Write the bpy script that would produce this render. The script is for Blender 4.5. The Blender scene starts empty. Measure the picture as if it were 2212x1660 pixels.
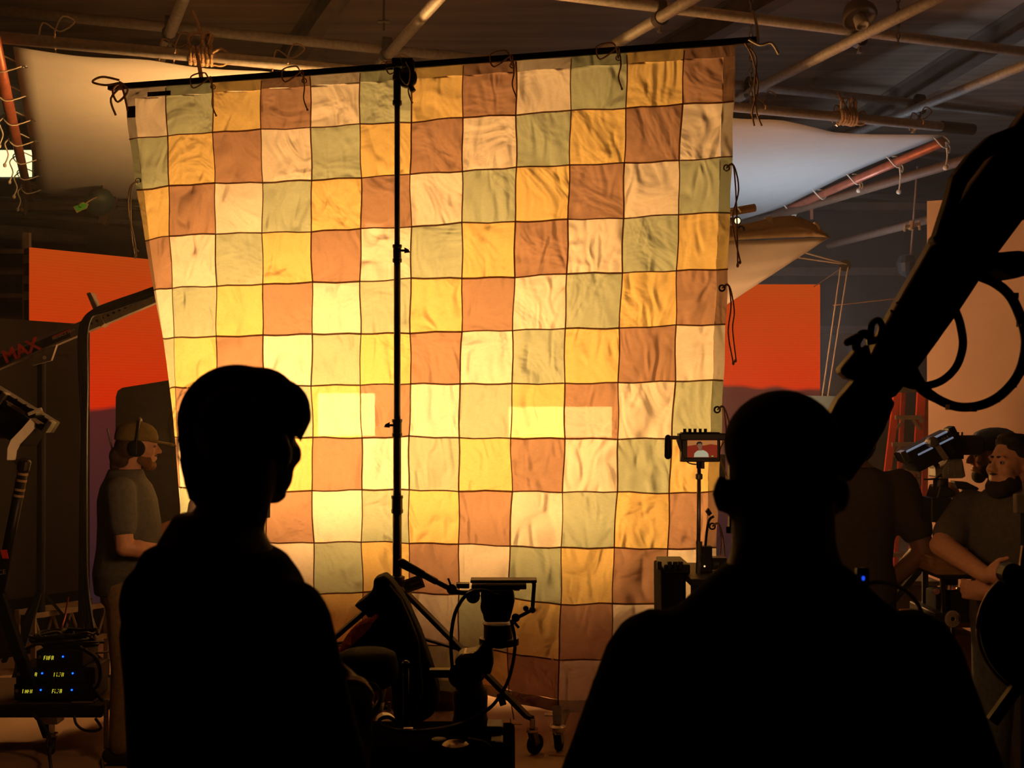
import bpy, bmesh, math, random
from mathutils import Vector, Matrix

random.seed(7)
SC = bpy.context.scene
COL = SC.collection
V = Vector
PI = math.pi

# ---------------------------------------------------------------- camera
F, CX, HY, CZ = 2450.0, 1106.0, 890.0, 1.74
cam_d = bpy.data.cameras.new('camera')
cam = bpy.data.objects.new('camera', cam_d)
COL.objects.link(cam)
cam_d.sensor_width = 36
cam_d.lens = F * 36 / 2212
cam_d.shift_y = (HY - 830) / 2212
cam_d.clip_start = .05
cam_d.clip_end = 80
cam_d.dof.use_dof = True
cam_d.dof.focus_distance = 6.2
cam_d.dof.aperture_fstop = 6.5
cam.location = (0, 0, CZ)
cam.rotation_euler = (PI / 2, 0, 0)
SC.camera = cam

# ---------------------------------------------------------------- world, exposure
w = bpy.data.worlds.new('world')
SC.world = w
w.use_nodes = True
w.node_tree.nodes['Background'].inputs[0].default_value = (.010, .008, .007, 1)
w.node_tree.nodes['Background'].inputs[1].default_value = 1.0
SC.view_settings.view_transform = 'Standard'
SC.view_settings.look = 'None'
SC.view_settings.gamma = 1
SC.view_settings.use_curve_mapping = False
SC.view_settings.exposure = 0.0
try:
    SC.cycles.use_denoising = True
    SC.cycles.max_bounces = 5
    SC.cycles.diffuse_bounces = 3
    SC.cycles.glossy_bounces = 2
    SC.cycles.transmission_bounces = 3
    SC.cycles.transparent_max_bounces = 6
    SC.cycles.sample_clamp_indirect = 4
    SC.cycles.use_adaptive_sampling = True
    SC.cycles.adaptive_threshold = .045
    SC.cycles.adaptive_min_samples = 16
    SC.cycles.volume_bounces = 0
    SC.cycles.caustics_reflective = False
    SC.cycles.caustics_refractive = False
except Exception:
    pass

WARM = (1.0, .49, .145)      # tungsten lamps
COOL = (.66, .83, 1.0)
LAMP_WIDE = 145.0
LAMP_MAIN = 255.0            # radiance of the big lamp faces behind the patchwork
LAMP_HIGH = 45.0
LAMP_UP = 180.0
LAMP_SIDE = 42.0
LAMP_COOL = 22.0
LAMP_KICK = 26.0

# ---------------------------------------------------------------- helpers
def P(px, py, Y):
    return V(((px - CX) / F * Y, Y, CZ + (HY - py) / F * Y))

def Pz(px, py, z):
    Y = (z - CZ) * F / (HY - py)
    return P(px, py, Y)

MATS = {}
def mat(name, rgb, rough=.6, metal=0., var=.18, scale=18., bump=0., spec=.4, emit=None, es=1.0, stretch=None, detail=4):
    if name in MATS:
        return MATS[name]
    m = bpy.data.materials.new(name)
    m.use_nodes = True
    nt = m.node_tree
    b = nt.nodes['Principled BSDF']
    b.inputs['Roughness'].default_value = rough
    b.inputs['Metallic'].default_value = metal
    b.inputs['Specular IOR Level'].default_value = spec
    if emit:
        b.inputs['Emission Color'].default_value = (*emit, 1)
        b.inputs['Emission Strength'].default_value = es
    tc = nt.nodes.new('ShaderNodeTexCoord')
    mp = nt.nodes.new('ShaderNodeMapping')
    if stretch:
        mp.inputs['Scale'].default_value = stretch
    nt.links.new(tc.outputs['Object'], mp.inputs[0])
    n = nt.nodes.new('ShaderNodeTexNoise')
    n.inputs['Scale'].default_value = scale
    n.inputs['Detail'].default_value = detail
    nt.links.new(mp.outputs[0], n.inputs['Vector'])
    r = nt.nodes.new('ShaderNodeMapRange')
    r.inputs[1].default_value = .3
    r.inputs[2].default_value = .7
    r.inputs[3].default_value = 1 - var
    r.inputs[4].default_value = 1 + var
    nt.links.new(n.outputs[0], r.inputs[0])
    mx = nt.nodes.new('ShaderNodeVectorMath')
    mx.operation = 'SCALE'
    mx.inputs[0].default_value = rgb
    nt.links.new(r.outputs[0], mx.inputs['Scale'])
    nt.links.new(mx.outputs[0], b.inputs['Base Color'])
    if bump:
        bp = nt.nodes.new('ShaderNodeBump')
        bp.inputs['Strength'].default_value = bump
        bp.inputs['Distance'].default_value = .02
        nt.links.new(n.outputs[0], bp.inputs['Height'])
        nt.links.new(bp.outputs[0], b.inputs['Normal'])
    MATS[name] = m
    return m

def emis(name, rgb, strength):
    if name in MATS:
        return MATS[name]
    m = bpy.data.materials.new(name)
    m.use_nodes = True
    nt = m.node_tree
    nt.nodes.clear()
    o = nt.nodes.new('ShaderNodeOutputMaterial')
    e = nt.nodes.new('ShaderNodeEmission')
    e.inputs[0].default_value = (*rgb, 1)
    e.inputs[1].default_value = strength
    nt.links.new(e.outputs[0], o.inputs[0])
    MATS[name] = m
    return m

def catmull(pts, k=6):
    pts = [V(p) for p in pts]
    if len(pts) < 3:
        return pts
    out = []
    for i in range(len(pts) - 1):
        p0 = pts[max(i - 1, 0)]; p1 = pts[i]; p2 = pts[i + 1]; p3 = pts[min(i + 2, len(pts) - 1)]
        for j in range(k):
            t = j / k
            out.append(.5 * ((2 * p1) + (p2 - p0) * t + (2 * p0 - 5 * p1 + 4 * p2 - p3) * t * t + (3 * p1 - p0 - 3 * p2 + p3) * t ** 3))
    out.append(pts[-1])
    return out

def frame_of(d):
    d = V(d).normalized()
    a = V((0, 0, 1)) if abs(d.z) < .9 else V((1, 0, 0))
    x = a.cross(d).normalized()
    return x, d.cross(x).normalized(), d

class B:
    def __init__(s):
        s.v = []; s.f = []; s.smooth = False
    def add(s, vs, fs):
        n = len(s.v)
        s.v += [V(p) for p in vs]
        s.f += [[i + n for i in q] for q in fs]
        return s
    def obox(s, c, ax, ay, az):
        c, ax, ay, az = V(c), V(ax), V(ay), V(az)
        vs = [c + i * ax + j * ay + k * az for i in (-1, 1) for j in (-1, 1) for k in (-1, 1)]
        return s.add(vs, [(0, 1, 3, 2), (4, 6, 7, 5), (0, 4, 5, 1), (2, 3, 7, 6), (0, 2, 6, 4), (1, 5, 7, 3)])
    def box(s, c, size, rz=0., R=None):
        M = R if R is not None else Matrix.Rotation(rz, 3, 'Z')
        return s.obox(c, M @ V((size[0] / 2, 0, 0)), M @ V((0, size[1] / 2, 0)), M @ V((0, 0, size[2] / 2)))
    def bar(s, p, q, w, h, up=(0, 0, 1)):
        p, q = V(p), V(q)
        d = (q - p).normalized()
        u = V(up)
        x = d.cross(u)
        if x.length < 1e-4:
            x = d.cross(V((0, 1, 0)))
        x.normalize()
        u = x.cross(d).normalized()
        return s.obox((p + q) / 2, (q - p) / 2, x * w / 2, u * h / 2)
    def cyl(s, p, q, r1, r2=None, n=12):
        p, q = V(p), V(q)
        r2 = r1 if r2 is None else r2
        x, y, d = frame_of(q - p)
        vs = []
        for c, r in ((p, r1), (q, r2)):
            vs += [c + (x * math.cos(2 * PI * i / n) + y * math.sin(2 * PI * i / n)) * r for i in range(n)]
        fs = [(i, (i + 1) % n, n + (i + 1) % n, n + i) for i in range(n)]
        fs += [tuple(reversed(range(n))), tuple(range(n, 2 * n))]
        return s.add(vs, fs)
    def hollow(s, p, q, r, ri, n=16):
        p, q = V(p), V(q)
        x, y, d = frame_of(q - p)
        vs = []
        for c, rr in ((p, r), (q, r), (q, ri), (p, ri)):
            vs += [c + (x * math.cos(2 * PI * i / n) + y * math.sin(2 * PI * i / n)) * rr for i in range(n)]
        fs = []
        for k in range(4):
            a, b = k * n, ((k + 1) % 4) * n
            fs += [(a + i, a + (i + 1) % n, b + (i + 1) % n, b + i) for i in range(n)]
        return s.add(vs, fs)
    def tube(s, pts, r, n=6, k=5, closed=False):
        if closed:
            pts = list(pts) + [pts[0]]
        pts = catmull(pts, k) if k > 1 else [V(p) for p in pts]
        m = len(pts)
        x = None
        vs = []
        for i, p in enumerate(pts):
            d = (pts[min(i + 1, m - 1)] - pts[max(i - 1, 0)])
            if d.length < 1e-9:
                d = V((0, 0, 1))
            d.normalize()
            if x is None:
                x = frame_of(d)[0]
            x = (x - d * x.dot(d))
            if x.length < 1e-6:
                x = frame_of(d)[0]
            x.normalize()
            y = d.cross(x)
            rr = r(i / (m - 1)) if callable(r) else r
            vs += [p + (x * math.cos(2 * PI * j / n) + y * math.sin(2 * PI * j / n)) * rr for j in range(n)]
        fs = []
        for i in range(m - 1):
            fs += [(i * n + j, i * n + (j + 1) % n, (i + 1) * n + (j + 1) % n, (i + 1) * n + j) for j in range(n)]
        fs += [tuple(reversed(range(n))), tuple(range((m - 1) * n, m * n))]
        return s.add(vs, fs)
    def ell(s, c, r, R=None, n=14, m=9):
        c = V(c)
        if not hasattr(r, '__len__'):
            r = (r, r, r)
        R = R if R is not None else Matrix.Identity(3)
        vs = [c + R @ V((0, 0, -r[2]))]
        for i in range(1, m):
            t = -PI / 2 + PI * i / m
            for j in range(n):
                a = 2 * PI * j / n
                vs.append(c + R @ V((r[0] * math.cos(t) * math.cos(a), r[1] * math.cos(t) * math.sin(a), r[2] * math.sin(t))))
        vs.append(c + R @ V((0, 0, r[2])))
        fs = [(0, 1 + (j + 1) % n, 1 + j) for j in range(n)]
        for i in range(m - 2):
            a = 1 + i * n
            fs += [(a + j, a + (j + 1) % n, a + n + (j + 1) % n, a + n + j) for j in range(n)]
        a = 1 + (m - 2) * n
        fs += [(a + j, a + (j + 1) % n, len(vs) - 1) for j in range(n)]
        return s.add(vs, fs)
    def cone(s, p, q, r1, r2, n=12):
        """capsule with two radii"""
        p, q = V(p), V(q)
        x, y, d = frame_of(q - p)
        vs = [p - d * r1]
        rings = []
        for t in (-60, -30):
            a = math.radians(t)
            rings.append((p + d * r1 * math.sin(a), r1 * math.cos(a)))
        rings.append((p, r1)); rings.append((q, r2))
        for t in (30, 60):
            a = math.radians(t)
            rings.append((q + d * r2 * math.sin(a), r2 * math.cos(a)))
        for c, r in rings:
            vs += [c + (x * math.cos(2 * PI * i / n) + y * math.sin(2 * PI * i / n)) * r for i in range(n)]
        vs.append(q + d * r2)
        fs = [(0, 1 + (j + 1) % n, 1 + j) for j in range(n)]
        for i in range(len(rings) - 1):
            a = 1 + i * n
            fs += [(a + j, a + (j + 1) % n, a + n + (j + 1) % n, a + n + j) for j in range(n)]
        a = 1 + (len(rings) - 1) * n
        fs += [(a + j, a + (j + 1) % n, len(vs) - 1) for j in range(n)]
        return s.add(vs, fs)
    def lathe(s, prof, c, axis=(0, 0, 1), n=20):
        """prof: (radius, height) pairs along the axis"""
        c = V(c)
        x, y, d = frame_of(axis)
        vs = []
        for r, h in prof:
            r = max(r, 1e-4)
            vs += [c + d * h + (x * math.cos(2 * PI * i / n) + y * math.sin(2 * PI * i / n)) * r for i in range(n)]
        fs = []
        for k in range(len(prof) - 1):
            fs += [(k * n + i, k * n + (i + 1) % n, (k + 1) * n + (i + 1) % n, (k + 1) * n + i) for i in range(n)]
        fs += [tuple(reversed(range(n))), tuple(range((len(prof) - 1) * n, len(prof) * n))]
        return s.add(vs, fs)
    def torus(s, c, axis, R, r, n=18, m=6, arc=1.0):
        x, y, d = frame_of(axis)
        k = max(3, int(n * arc))
        pts = [V(c) + (x * math.cos(2 * PI * arc * i / k) + y * math.sin(2 * PI * arc * i / k)) * R for i in range(k + 1)]
        return s.tube(pts, r, m, 1)
    def prism(s, pts, thick):
        """planar outline (3D points) pushed by a thickness vector"""
        pts = [V(p) for p in pts]
        t = V(thick)
        n = len(pts)
        return s.add(pts + [p + t for p in pts],
                     [tuple(range(n)), tuple(reversed(range(n, 2 * n)))] + [(i, i + n, (i + 1) % n + n, (i + 1) % n) for i in range(n)])
    def loft(s, rings):
        n = len(rings[0])
        vs = [p for r in rings for p in r]
        fs = []
        for k in range(len(rings) - 1):
            fs += [(k * n + i, k * n + (i + 1) % n, (k + 1) * n + (i + 1) % n, (k + 1) * n + i) for i in range(n)]
        fs += [tuple(reversed(range(n))), tuple(range((len(rings) - 1) * n, len(rings) * n))]
        return s.add(vs, fs)
    def mesh(s, name, off):
        me = bpy.data.meshes.new(name)
        me.from_pydata([tuple(p - off) for p in s.v], [], s.f)
        bm = bmesh.new(); bm.from_mesh(me)
        bmesh.ops.recalc_face_normals(bm, faces=bm.faces)
        bm.to_mesh(me); bm.free()
        return me
    def build(s, name, m, parent=None, bevel=0., smooth=False, remesh=0., relax=0, label=None):
        if parent is not None:
            off = ORG[parent.name]
        else:
            xs = [p.x for p in s.v]; ys = [p.y for p in s.v]; zs = [p.z for p in s.v]
            off = V(((min(xs) + max(xs)) / 2, (min(ys) + max(ys)) / 2, min(zs)))
        me = s.mesh(name, off)
        if remesh:
            me = remeshed(me, remesh, relax)
            smooth = True
        me.name = name
        o = bpy.data.objects.new(name, me)
        COL.objects.link(o)
        if m is not None:
            me.materials.clear()
            me.materials.append(m)
        if smooth:
            for p in me.polygons:
                p.use_smooth = True
        if bevel:
            md = o.modifiers.new('bevel', 'BEVEL')
            md.width = bevel; md.segments = 2; md.limit_method = 'ANGLE'; md.angle_limit = math.radians(40)
        if parent is not None:
            o.parent = parent
        else:
            o.location = off
        ORG[o.name] = off
        if label:
            o['label'] = label
        return o

ORG = {}

def remeshed(me, vox, relax):
    o = bpy.data.objects.new('temporary', me)
    COL.objects.link(o)
    md = o.modifiers.new('r', 'REMESH'); md.mode = 'VOXEL'; md.voxel_size = vox
    if relax:
        sm = o.modifiers.new('s', 'SMOOTH'); sm.factor = .5; sm.iterations = relax
    dg = bpy.context.evaluated_depsgraph_get()
    out = bpy.data.meshes.new_from_object(o.evaluated_get(dg))
    bpy.data.objects.remove(o)
    bpy.data.meshes.remove(me)
    return out

def tag(o, label, cat, group=None):
    o['label'] = label; o['category'] = cat
    if group:
        o['group'] = group
    return o

def thing(name, label, cat, loc, group=None):
    o = bpy.data.objects.new(name, None)
    COL.objects.link(o)
    o.empty_display_size = .1
    o.location = loc
    ORG[o.name] = V(loc)
    return tag(o, label, cat, group)

def structure(o):
    o['kind'] = 'structure'
    return o

def text_part(body, name, m, parent, origin, ax, ay, size, thick=.002, shear=0., align='LEFT', bold=0.):
    """raised lettering laid on the plane (ax right, ay up) through origin"""
    cu = bpy.data.curves.new('letters', 'FONT')
    cu.body = body; cu.size = size; cu.extrude = thick; cu.shear = shear; cu.align_x = align; cu.offset = bold
    o = bpy.data.objects.new('letters', cu)
    COL.objects.link(o)
    dg = bpy.context.evaluated_depsgraph_get()
    me = bpy.data.meshes.new_from_object(o.evaluated_get(dg))
    bpy.data.objects.remove(o)
    ax, ay = V(ax).normalized(), V(ay).normalized()
    az = ax.cross(ay)
    off = ORG[parent.name]
    for v in me.vertices:
        c = v.co.copy()
        v.co = V(origin) + ax * c.x + ay * c.y + az * c.z - off
    me.materials.clear(); me.materials.append(m)
    q = bpy.data.objects.new(name, me)
    COL.objects.link(q)
    q.parent = parent
    ORG[q.name] = off
    return q

# ---------------------------------------------------------------- shared materials
M_black = mat('black_paint', (.010, .010, .010), .45, spec=.35)
M_matte = mat('matte_black', (.009, .0085, .008), .85, spec=.2)
M_rubber = mat('black_rubber', (.012, .012, .012), .6, spec=.3)
M_steel = mat('worn_steel', (.36, .35, .33), .38, .85, scale=40)
M_chrome = mat('bright_chrome', (.75, .75, .74), .16, .95, var=.05)
M_pipe = mat('galvanised_pipe', (.46, .43, .40), .55, .25, scale=30, var=.2)
M_pipe_dark = mat('dark_iron_pipe', (.10, .09, .085), .55, .3, scale=30)
M_white_metal = mat('cream_painted_metal', (.82, .76, .66), .45, var=.06)
M_rope = mat('hemp_rope', (.46, .30, .17), .9, scale=120, var=.35, bump=.5)
M_cord = mat('tan_cord', (.42, .28, .17), .9, scale=90, var=.25)
M_white_cord = mat('white_cotton_cord', (.72, .66, .56), .9, scale=90, var=.15)
M_skin = mat('skin', (.52, .27, .17), .5, scale=60, var=.08, spec=.35)
M_skin_d = mat('skin_dark', (.20, .10, .065), .5, scale=60, var=.08, spec=.35)

# ================================================================= lamps (large ones first)
def lamp_head(label, c, fwd, wd, ht, m, depth=.10, foot=True, cat='lamp', name='panel_lamp', tilt_up=(0, 0, 1)):
    """box lamp with a glowing face, yoke and stand"""
    c = V(c); f = V(fwd).normalized()
    x = V(tilt_up).cross(f)
    if x.length < .05:
        x = V((1, 0, 0))
    x.normalize(); u = f.cross(x).normalized()
    r = thing(name, label, cat, (c.x, c.y, 0))
    # the housing is a shallow open box, so the glowing face looks out of its front only
    hb = B()
    hb.obox(c - f * depth, x * (wd / 2 + .03), u * (ht / 2 + .03), f * .012)
    for s in (-1, 1):
        hb.obox(c - f * depth / 2 + x * s * (wd / 2 + .02), x * .01, u * (ht / 2 + .03), f * (depth / 2))
        hb.obox(c - f * depth / 2 + u * s * (ht / 2 + .02), x * (wd / 2 + .03), u * .01, f * (depth / 2))
    hb.build('housing', M_black, r)
    d = B(); d.obox(c - f * .02, x * wd / 2, u * ht / 2, f * .004); d.build('diffuser', m, r)
    y = B()
    for s in (-1, 1):
        y.bar(c + x * s * (wd / 2 + .05) - f * .05, c + x * s * (wd / 2 + .05) - u * (ht / 2 + .1) - f * .05, .02, .03)
    y.bar(c - x * (wd / 2 + .06) - u * (ht / 2 + .1) - f * .05, c + x * (wd / 2 + .06) - u * (ht / 2 + .1) - f * .05, .03, .02)
    y.build('yoke', M_black, r)
    base = c - u * (ht / 2 + .1) - f * .05
    if foot:
        p = B(); p.cyl((base.x, base.y, .25), (base.x, base.y, base.z), .018, n=10); p.build('pole', M_steel, r)
        for k in range(3):
            a = k * 2 * PI / 3 + .4
            q = V((base.x + .45 * math.cos(a), base.y + .45 * math.sin(a), .012))
            g = B(); g.bar((base.x, base.y, .62), q, .02, .012); g.build('leg', M_steel, r)
    return r

E_main = emis('tungsten_face', WARM, LAMP_MAIN)
E_wide = emis('tungsten_wide_face', WARM, LAMP_WIDE)
E_high = emis('tungsten_spot_face', WARM, LAMP_HIGH)
E_side = emis('added_side_face', (1.0, .46, .17), LAMP_SIDE)
E_up = emis('tungsten_up_face', WARM, LAMP_UP)
E_cool = emis('daylight_face', COOL, LAMP_COOL)

lamp_head('square warm lamp glowing through the patchwork left of the tall pole', P(748, 896, 8.25), (.05, -1, 0), .41, .31, E_main)
lamp_head('wide warm lamp glowing through the patchwork right of the tall pole', P(1210, 912, 8.25), (-.05, -1, 0), .75, .222, E_wide)
lamp_head('small warm spot lamp glowing high through the patchwork near the pole', P(806, 497, 8.8), (.1, -1, -.25), .12, .10, E_high, depth=.2)
lamp_head('warm lamp on a tall stand behind the patchwork aimed up at the silk', P(700, 650, 8.75), (-.22, .62, .75), .7, .55, E_up, tilt_up=(0, 1, 0))
lamp_head('added warm lamp, unseen behind the patchwork, aimed at the peach wall', P(1420, 860, 8.9), (1, .28, .05), .7, .7, E_side)  # extra unseen lamp, put in so the peach wall is lit

E_kick = emis('added_kicker_face', (1.0, .45, .15), LAMP_KICK)  # added lamps, out of view, brightening the man in headphones and the crew
lamp_head('small added fill lamp, unseen behind the left man, aimed at the man in headphones', P(505, 1010, 4.7), (-1, .42, .02), .22, .22, E_kick, depth=.06)
lamp_head('small added fill lamp, unseen behind the right man, aimed at the camera crew', P(1690, 1005, 3.5), (1, .78, .0), .22, .22, emis('added_crew_kicker_face', (1.0, .45, .15), LAMP_KICK * .75), depth=.06)

# ================================================================= room shell
M_floor = mat('studio_floor', (.50, .34, .22), .62, scale=1.6, var=.28, bump=.05, detail=8)
M_ceil = mat('wooden_ceiling', (.32, .22, .165), .85, scale=1.2, var=.3, stretch=(.35, 5, 1))
M_wall = mat('dark_stage_wall', (.045, .038, .033), .9, scale=2.5, var=.3)
M_peach = mat('peach_plaster', (.74, .52, .38), .8, scale=3, var=.04)

def shell(name, c, s, m):
    return structure(B().box(c, s).build(name, m))
shell('floor', (0, 6.5, -.05), (18, 23, .1), M_floor)
shell('wall_back', (0, 17.6, 2.8), (18, .2, 5.8), M_wall)
shell('wall_left', (-8.6, 6.5, 2.8), (.2, 22.2, 5.8), M_wall)
shell('wall_right', (8.6, 6.5, 2.8), (.2, 22.2, 5.8), M_wall)
shell('wall_front', (0, -4.6, 2.8), (18, .2, 5.8), M_wall)

ceil = structure(B().box((0, 6.5, 5.75), (18, 23, .1)).build('ceiling', M_ceil))
AX = V((math.cos(math.radians(19.5)), math.sin(math.radians(19.5)), 0))
BX = V((-AX.y, AX.x, 0))
M_beam = mat('roof_beam', (.16, .115, .09), .7, scale=6, var=.2)
for (a, b) in (((735, 0), (655, 110)), ((1690, 0), (1545, 80)), ((2230, 60), (2030, 180))):
    p = Pz(a[0], a[1], 5.45); q = Pz(b[0], b[1], 5.45)
    d = (q - p).normalized()
    p2 = p - d * 3; q2 = p + d * 7
    bm = B()
    bm.bar(p2, q2, .16, .02)
    bm.bar(p2 + V((0, 0, .25)), q2 + V((0, 0, .25)), .16, .02)
    bm.bar(p2 + V((0, 0, .125)), q2 + V((0, 0, .125)), .03, .25)
    tag(bm.build('roof_beam', M_beam), {735: 'steel roof beam above the left side of the patchwork', 1690: 'steel roof beam above the right side of the patchwork', 2230: 'steel roof beam at the far right of the ceiling'}[a[0]], 'beam')

# peach wall at the right
pw = B(); a0 = V((3.86, 10.55, 0)); a1 = V((6.4, 9.3, 0)); n = (a1 - a0).cross(V((0, 0, 1))).normalized()
pw.obox((a0 + a1) / 2 - n * .05 + V((0, 0, 1.85)), (a1 - a0) / 2, n * .05, V((0, 0, 1.85)))
structure(pw.build('wall_peach', M_peach))

# bolted dark panel joints in the rear wall
for k, z in enumerate((3.0, 3.9, 4.9)):
    structure(B().bar((-8.4, 17.46, z), (8.4, 17.46, z), .1, .12).build('trim_%d' % (k + 1), M_beam))

# ================================================================= ceiling pipes
def pipe(a, b, z, r, ext0, ext1, label, m=M_pipe, name='ceiling_pipe'):
    p = Pz(*a, z); q = Pz(*b, z)
    d = (q - p).normalized()
    o = B().cyl(p - d * ext0, q + d * ext1, r, n=14).build(name, m, smooth=False)
    for f in o.data.polygons:
        f.use_smooth = len(f.vertices) == 4
    return tag(o, label, 'pipe', 'ceiling grid pipes'), p, q

pipe((0, 22), (2212, 247), 4.90, .042, 2, 1, 'long galvanised ceiling pipe passing behind the top of the patchwork')
pipe((1300, 0), (2212, 112), 4.90, .042, 1.5, 1, 'galvanised ceiling pipe crossing the upper right of the frame')
pipe((1930, 325), (2110, 347), 4.90, .05, 6, 1.5, 'distant ceiling pipe beyond the right corner of the white silk', M_pipe_dark)
pipe((1700, 408), (2100, 440), 4.90, .05, .5, 1.5, 'farthest dark ceiling pipe under the silk at the right', M_pipe_dark)
pipe((0, 463), (290, 484), 4.5, .05, 1, 1, 'thin dark ceiling pipe behind the left silk, above the orange screen', M_pipe_dark)
pipe((0, 500), (185, 517), 4.2, .10, 1, 0, 'thick pale duct ending above the orange screen on the left', mat('pale_duct', (.19, .155, .12), .6), 'duct')
pipe((0, 428), (210, 440), 4.6, .02, 1, 3, 'thin cable rail just below the left silk', M_pipe_dark, 'rail')
XB = [((395, 0), (365, 78), 'short ceiling pipe crossing at the upper left of the frame'),
      ((945, 0), (838, 120), 'ceiling pipe meeting the long pipe above the tall pole'),
      ((1490, 0), (1345, 86), 'ceiling pipe running down behind the top right of the patchwork'),
      ((2015, 0), (1628, 195), 'golden lit ceiling pipe running toward the right end of the patchwork'),
      ((2212, 141), (1975, 236), 'ceiling pipe at the far right above the silk corner')]
for a, b, l in XB:
    pipe(a, b, 4.81, .045, 1.6, 5, l)
pipe((2110, 338), (1690, 462), 4.2, .05, 1.2, 1.2, 'brown ceiling pipe running under the right side of the silk', mat('brown_pipe', (.16, .09, .06), .6))
pipe((2140, 440), (1830, 520), 3.8, .045, .4, .4, 'dim brown pipe low under the right of the silk', mat('brown_pipe', (.16, .09, .06), .6))

# pipe clamps where the pipes cross
def clamp(px, py, label):
    c = Pz(px, py, 4.855)
    r = thing('pipe_clamp', label, 'clamp', c, 'pipe clamps on the ceiling grid')
    B().hollow(c + BX * -.035 + V((0, 0, -.045)), c + BX * .035 + V((0, 0, -.045)), .062, .047).build('ring', M_pipe_dark, r)
    B().hollow(c + AX * -.035 + V((0, 0, .045)), c + AX * .035 + V((0, 0, .045)), .060, .0435).build('ring', M_pipe_dark, r)
    B().cyl(c + V((0, 0, -.10)), c + V((0, 0, -.16)), .012, n=8).cyl(c + V((0, 0, -.14)), c + V((0, 0, -.155)), .022, n=6).build('bolt', M_steel, r)
for px, py, l in ((366, 62, 'dark pipe clamp at the crossing in the upper left'), (836, 107, 'dark pipe clamp at the crossing above the tall pole'),
                  (1425, 28, 'pipe clamp at the crossing above the patchwork right half'), (1856, 74, 'pipe clamp at the crossing below the round pendant'),
                  (1986, 226, 'pipe clamp at the crossing above the silk right corner'), (1622, 190, 'pipe clamp beside the right end of the patchwork bar')):
    clamp(px, py, l)

# round pendant housing
c = P(1856, 34, 8.6)
r = thing('pendant_housing', 'round dark pendant housing with a pale stem above the pipes', 'pendant', c)
ax = V((.12, -.42, -.9)).normalized()
B().lathe([(.02, -.10), (.09, -.09), (.128, -.02), (.132, .02), (.118, .035), (.11, .02), (.06, .01)], c, ax, 28).build('shade', M_pipe_dark, r, smooth=True)
B().lathe([(.045, -.02), (.052, .03), (.052, .10), (.042, .105), (.042, .08)], c, ax, 20).build('socket', M_pipe, r, smooth=True)
B().cyl(c - ax * .08, (c - ax * .08).lerp(V((c.x + .2, c.y + .1, 5.7)), 1), .016).build('stem', M_pipe, r)

def chain(p, n, label, step=.048):
    r = thing('hanging_chain', label, 'chain', p, 'hanging chains')
    me = None
    for i in range(n):
        c = V(p) + V((0, 0, -step * (i + .5)))
        axs = (1, 0, 0) if i % 2 else (0, 1, 0)
        b = B()
        s = V((0, 1, 0)) if i % 2 else V((1, 0, 0))
        pts = [c + s * (.014 * math.cos(t)) + V((0, 0, .030 * math.sin(t))) for t in [k * PI / 4 for k in range(8)]]
        b.tube(pts, .005, 5, 1, closed=True)
        b.build('link', M_pipe_dark, r)
t = Pz(1940, 0, 5.0); chain(V((t.x, t.y, 5.7)), 22, 'rusty chain dangling by the golden pipe in the upper right')
t = Pz(1622, 40, 4.95); chain(V((t.x, t.y, 5.7)), 30, 'rusty chain holding the right end of the patchwork bar')
t = Pz(829, 60, 4.95)
rr = thing('hanger_rod', 'thin hanger rod dropping to the pipe crossing above the pole', 'rod', (t.x, t.y, 4.93))
B().cyl((t.x, t.y, 4.93), (t.x, t.y, 5.7), .010, n=8).build('rod', M_pipe_dark, rr)
B().cyl((t.x - .05, t.y, 5.0), (t.x + .05, t.y, 5.0), .012, n=8).build('cross_bolt', M_steel, rr)

# thin rods with a cross clamp, far right
r = thing('drop_rod', 'thin brown drop rod with a brass cross clamp at the right', 'rod', P(1976, 560, 12.2))
B().cyl(P(1982, 360, 12.2), P(1966, 572, 12.2), .012, n=8).build('rod', mat('brown_rod', (.22, .13, .08), .6), r)
B().cyl(P(1954, 492, 12.15), P(1988, 484, 12.15), .022, n=8).cyl(P(1970, 478, 12.15), P(1968, 497, 12.15), .03, n=8).cyl(P(1985, 477, 12.15), P(1987, 497, 12.15), .016, n=8).cyl(P(1956, 484, 12.15), P(1954, 500, 12.15), .014, n=8).build('cross_clamp', mat('brass', (.55, .30, .13), .4, .7), r)
B().lathe([(.02, 0), (.09, .05), (.11, .14), (.08, .22), (.02, .24)], P(1958, 598, 12.2), (0, 0, 1), 14).build('hook_block', M_black, r)

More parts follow.
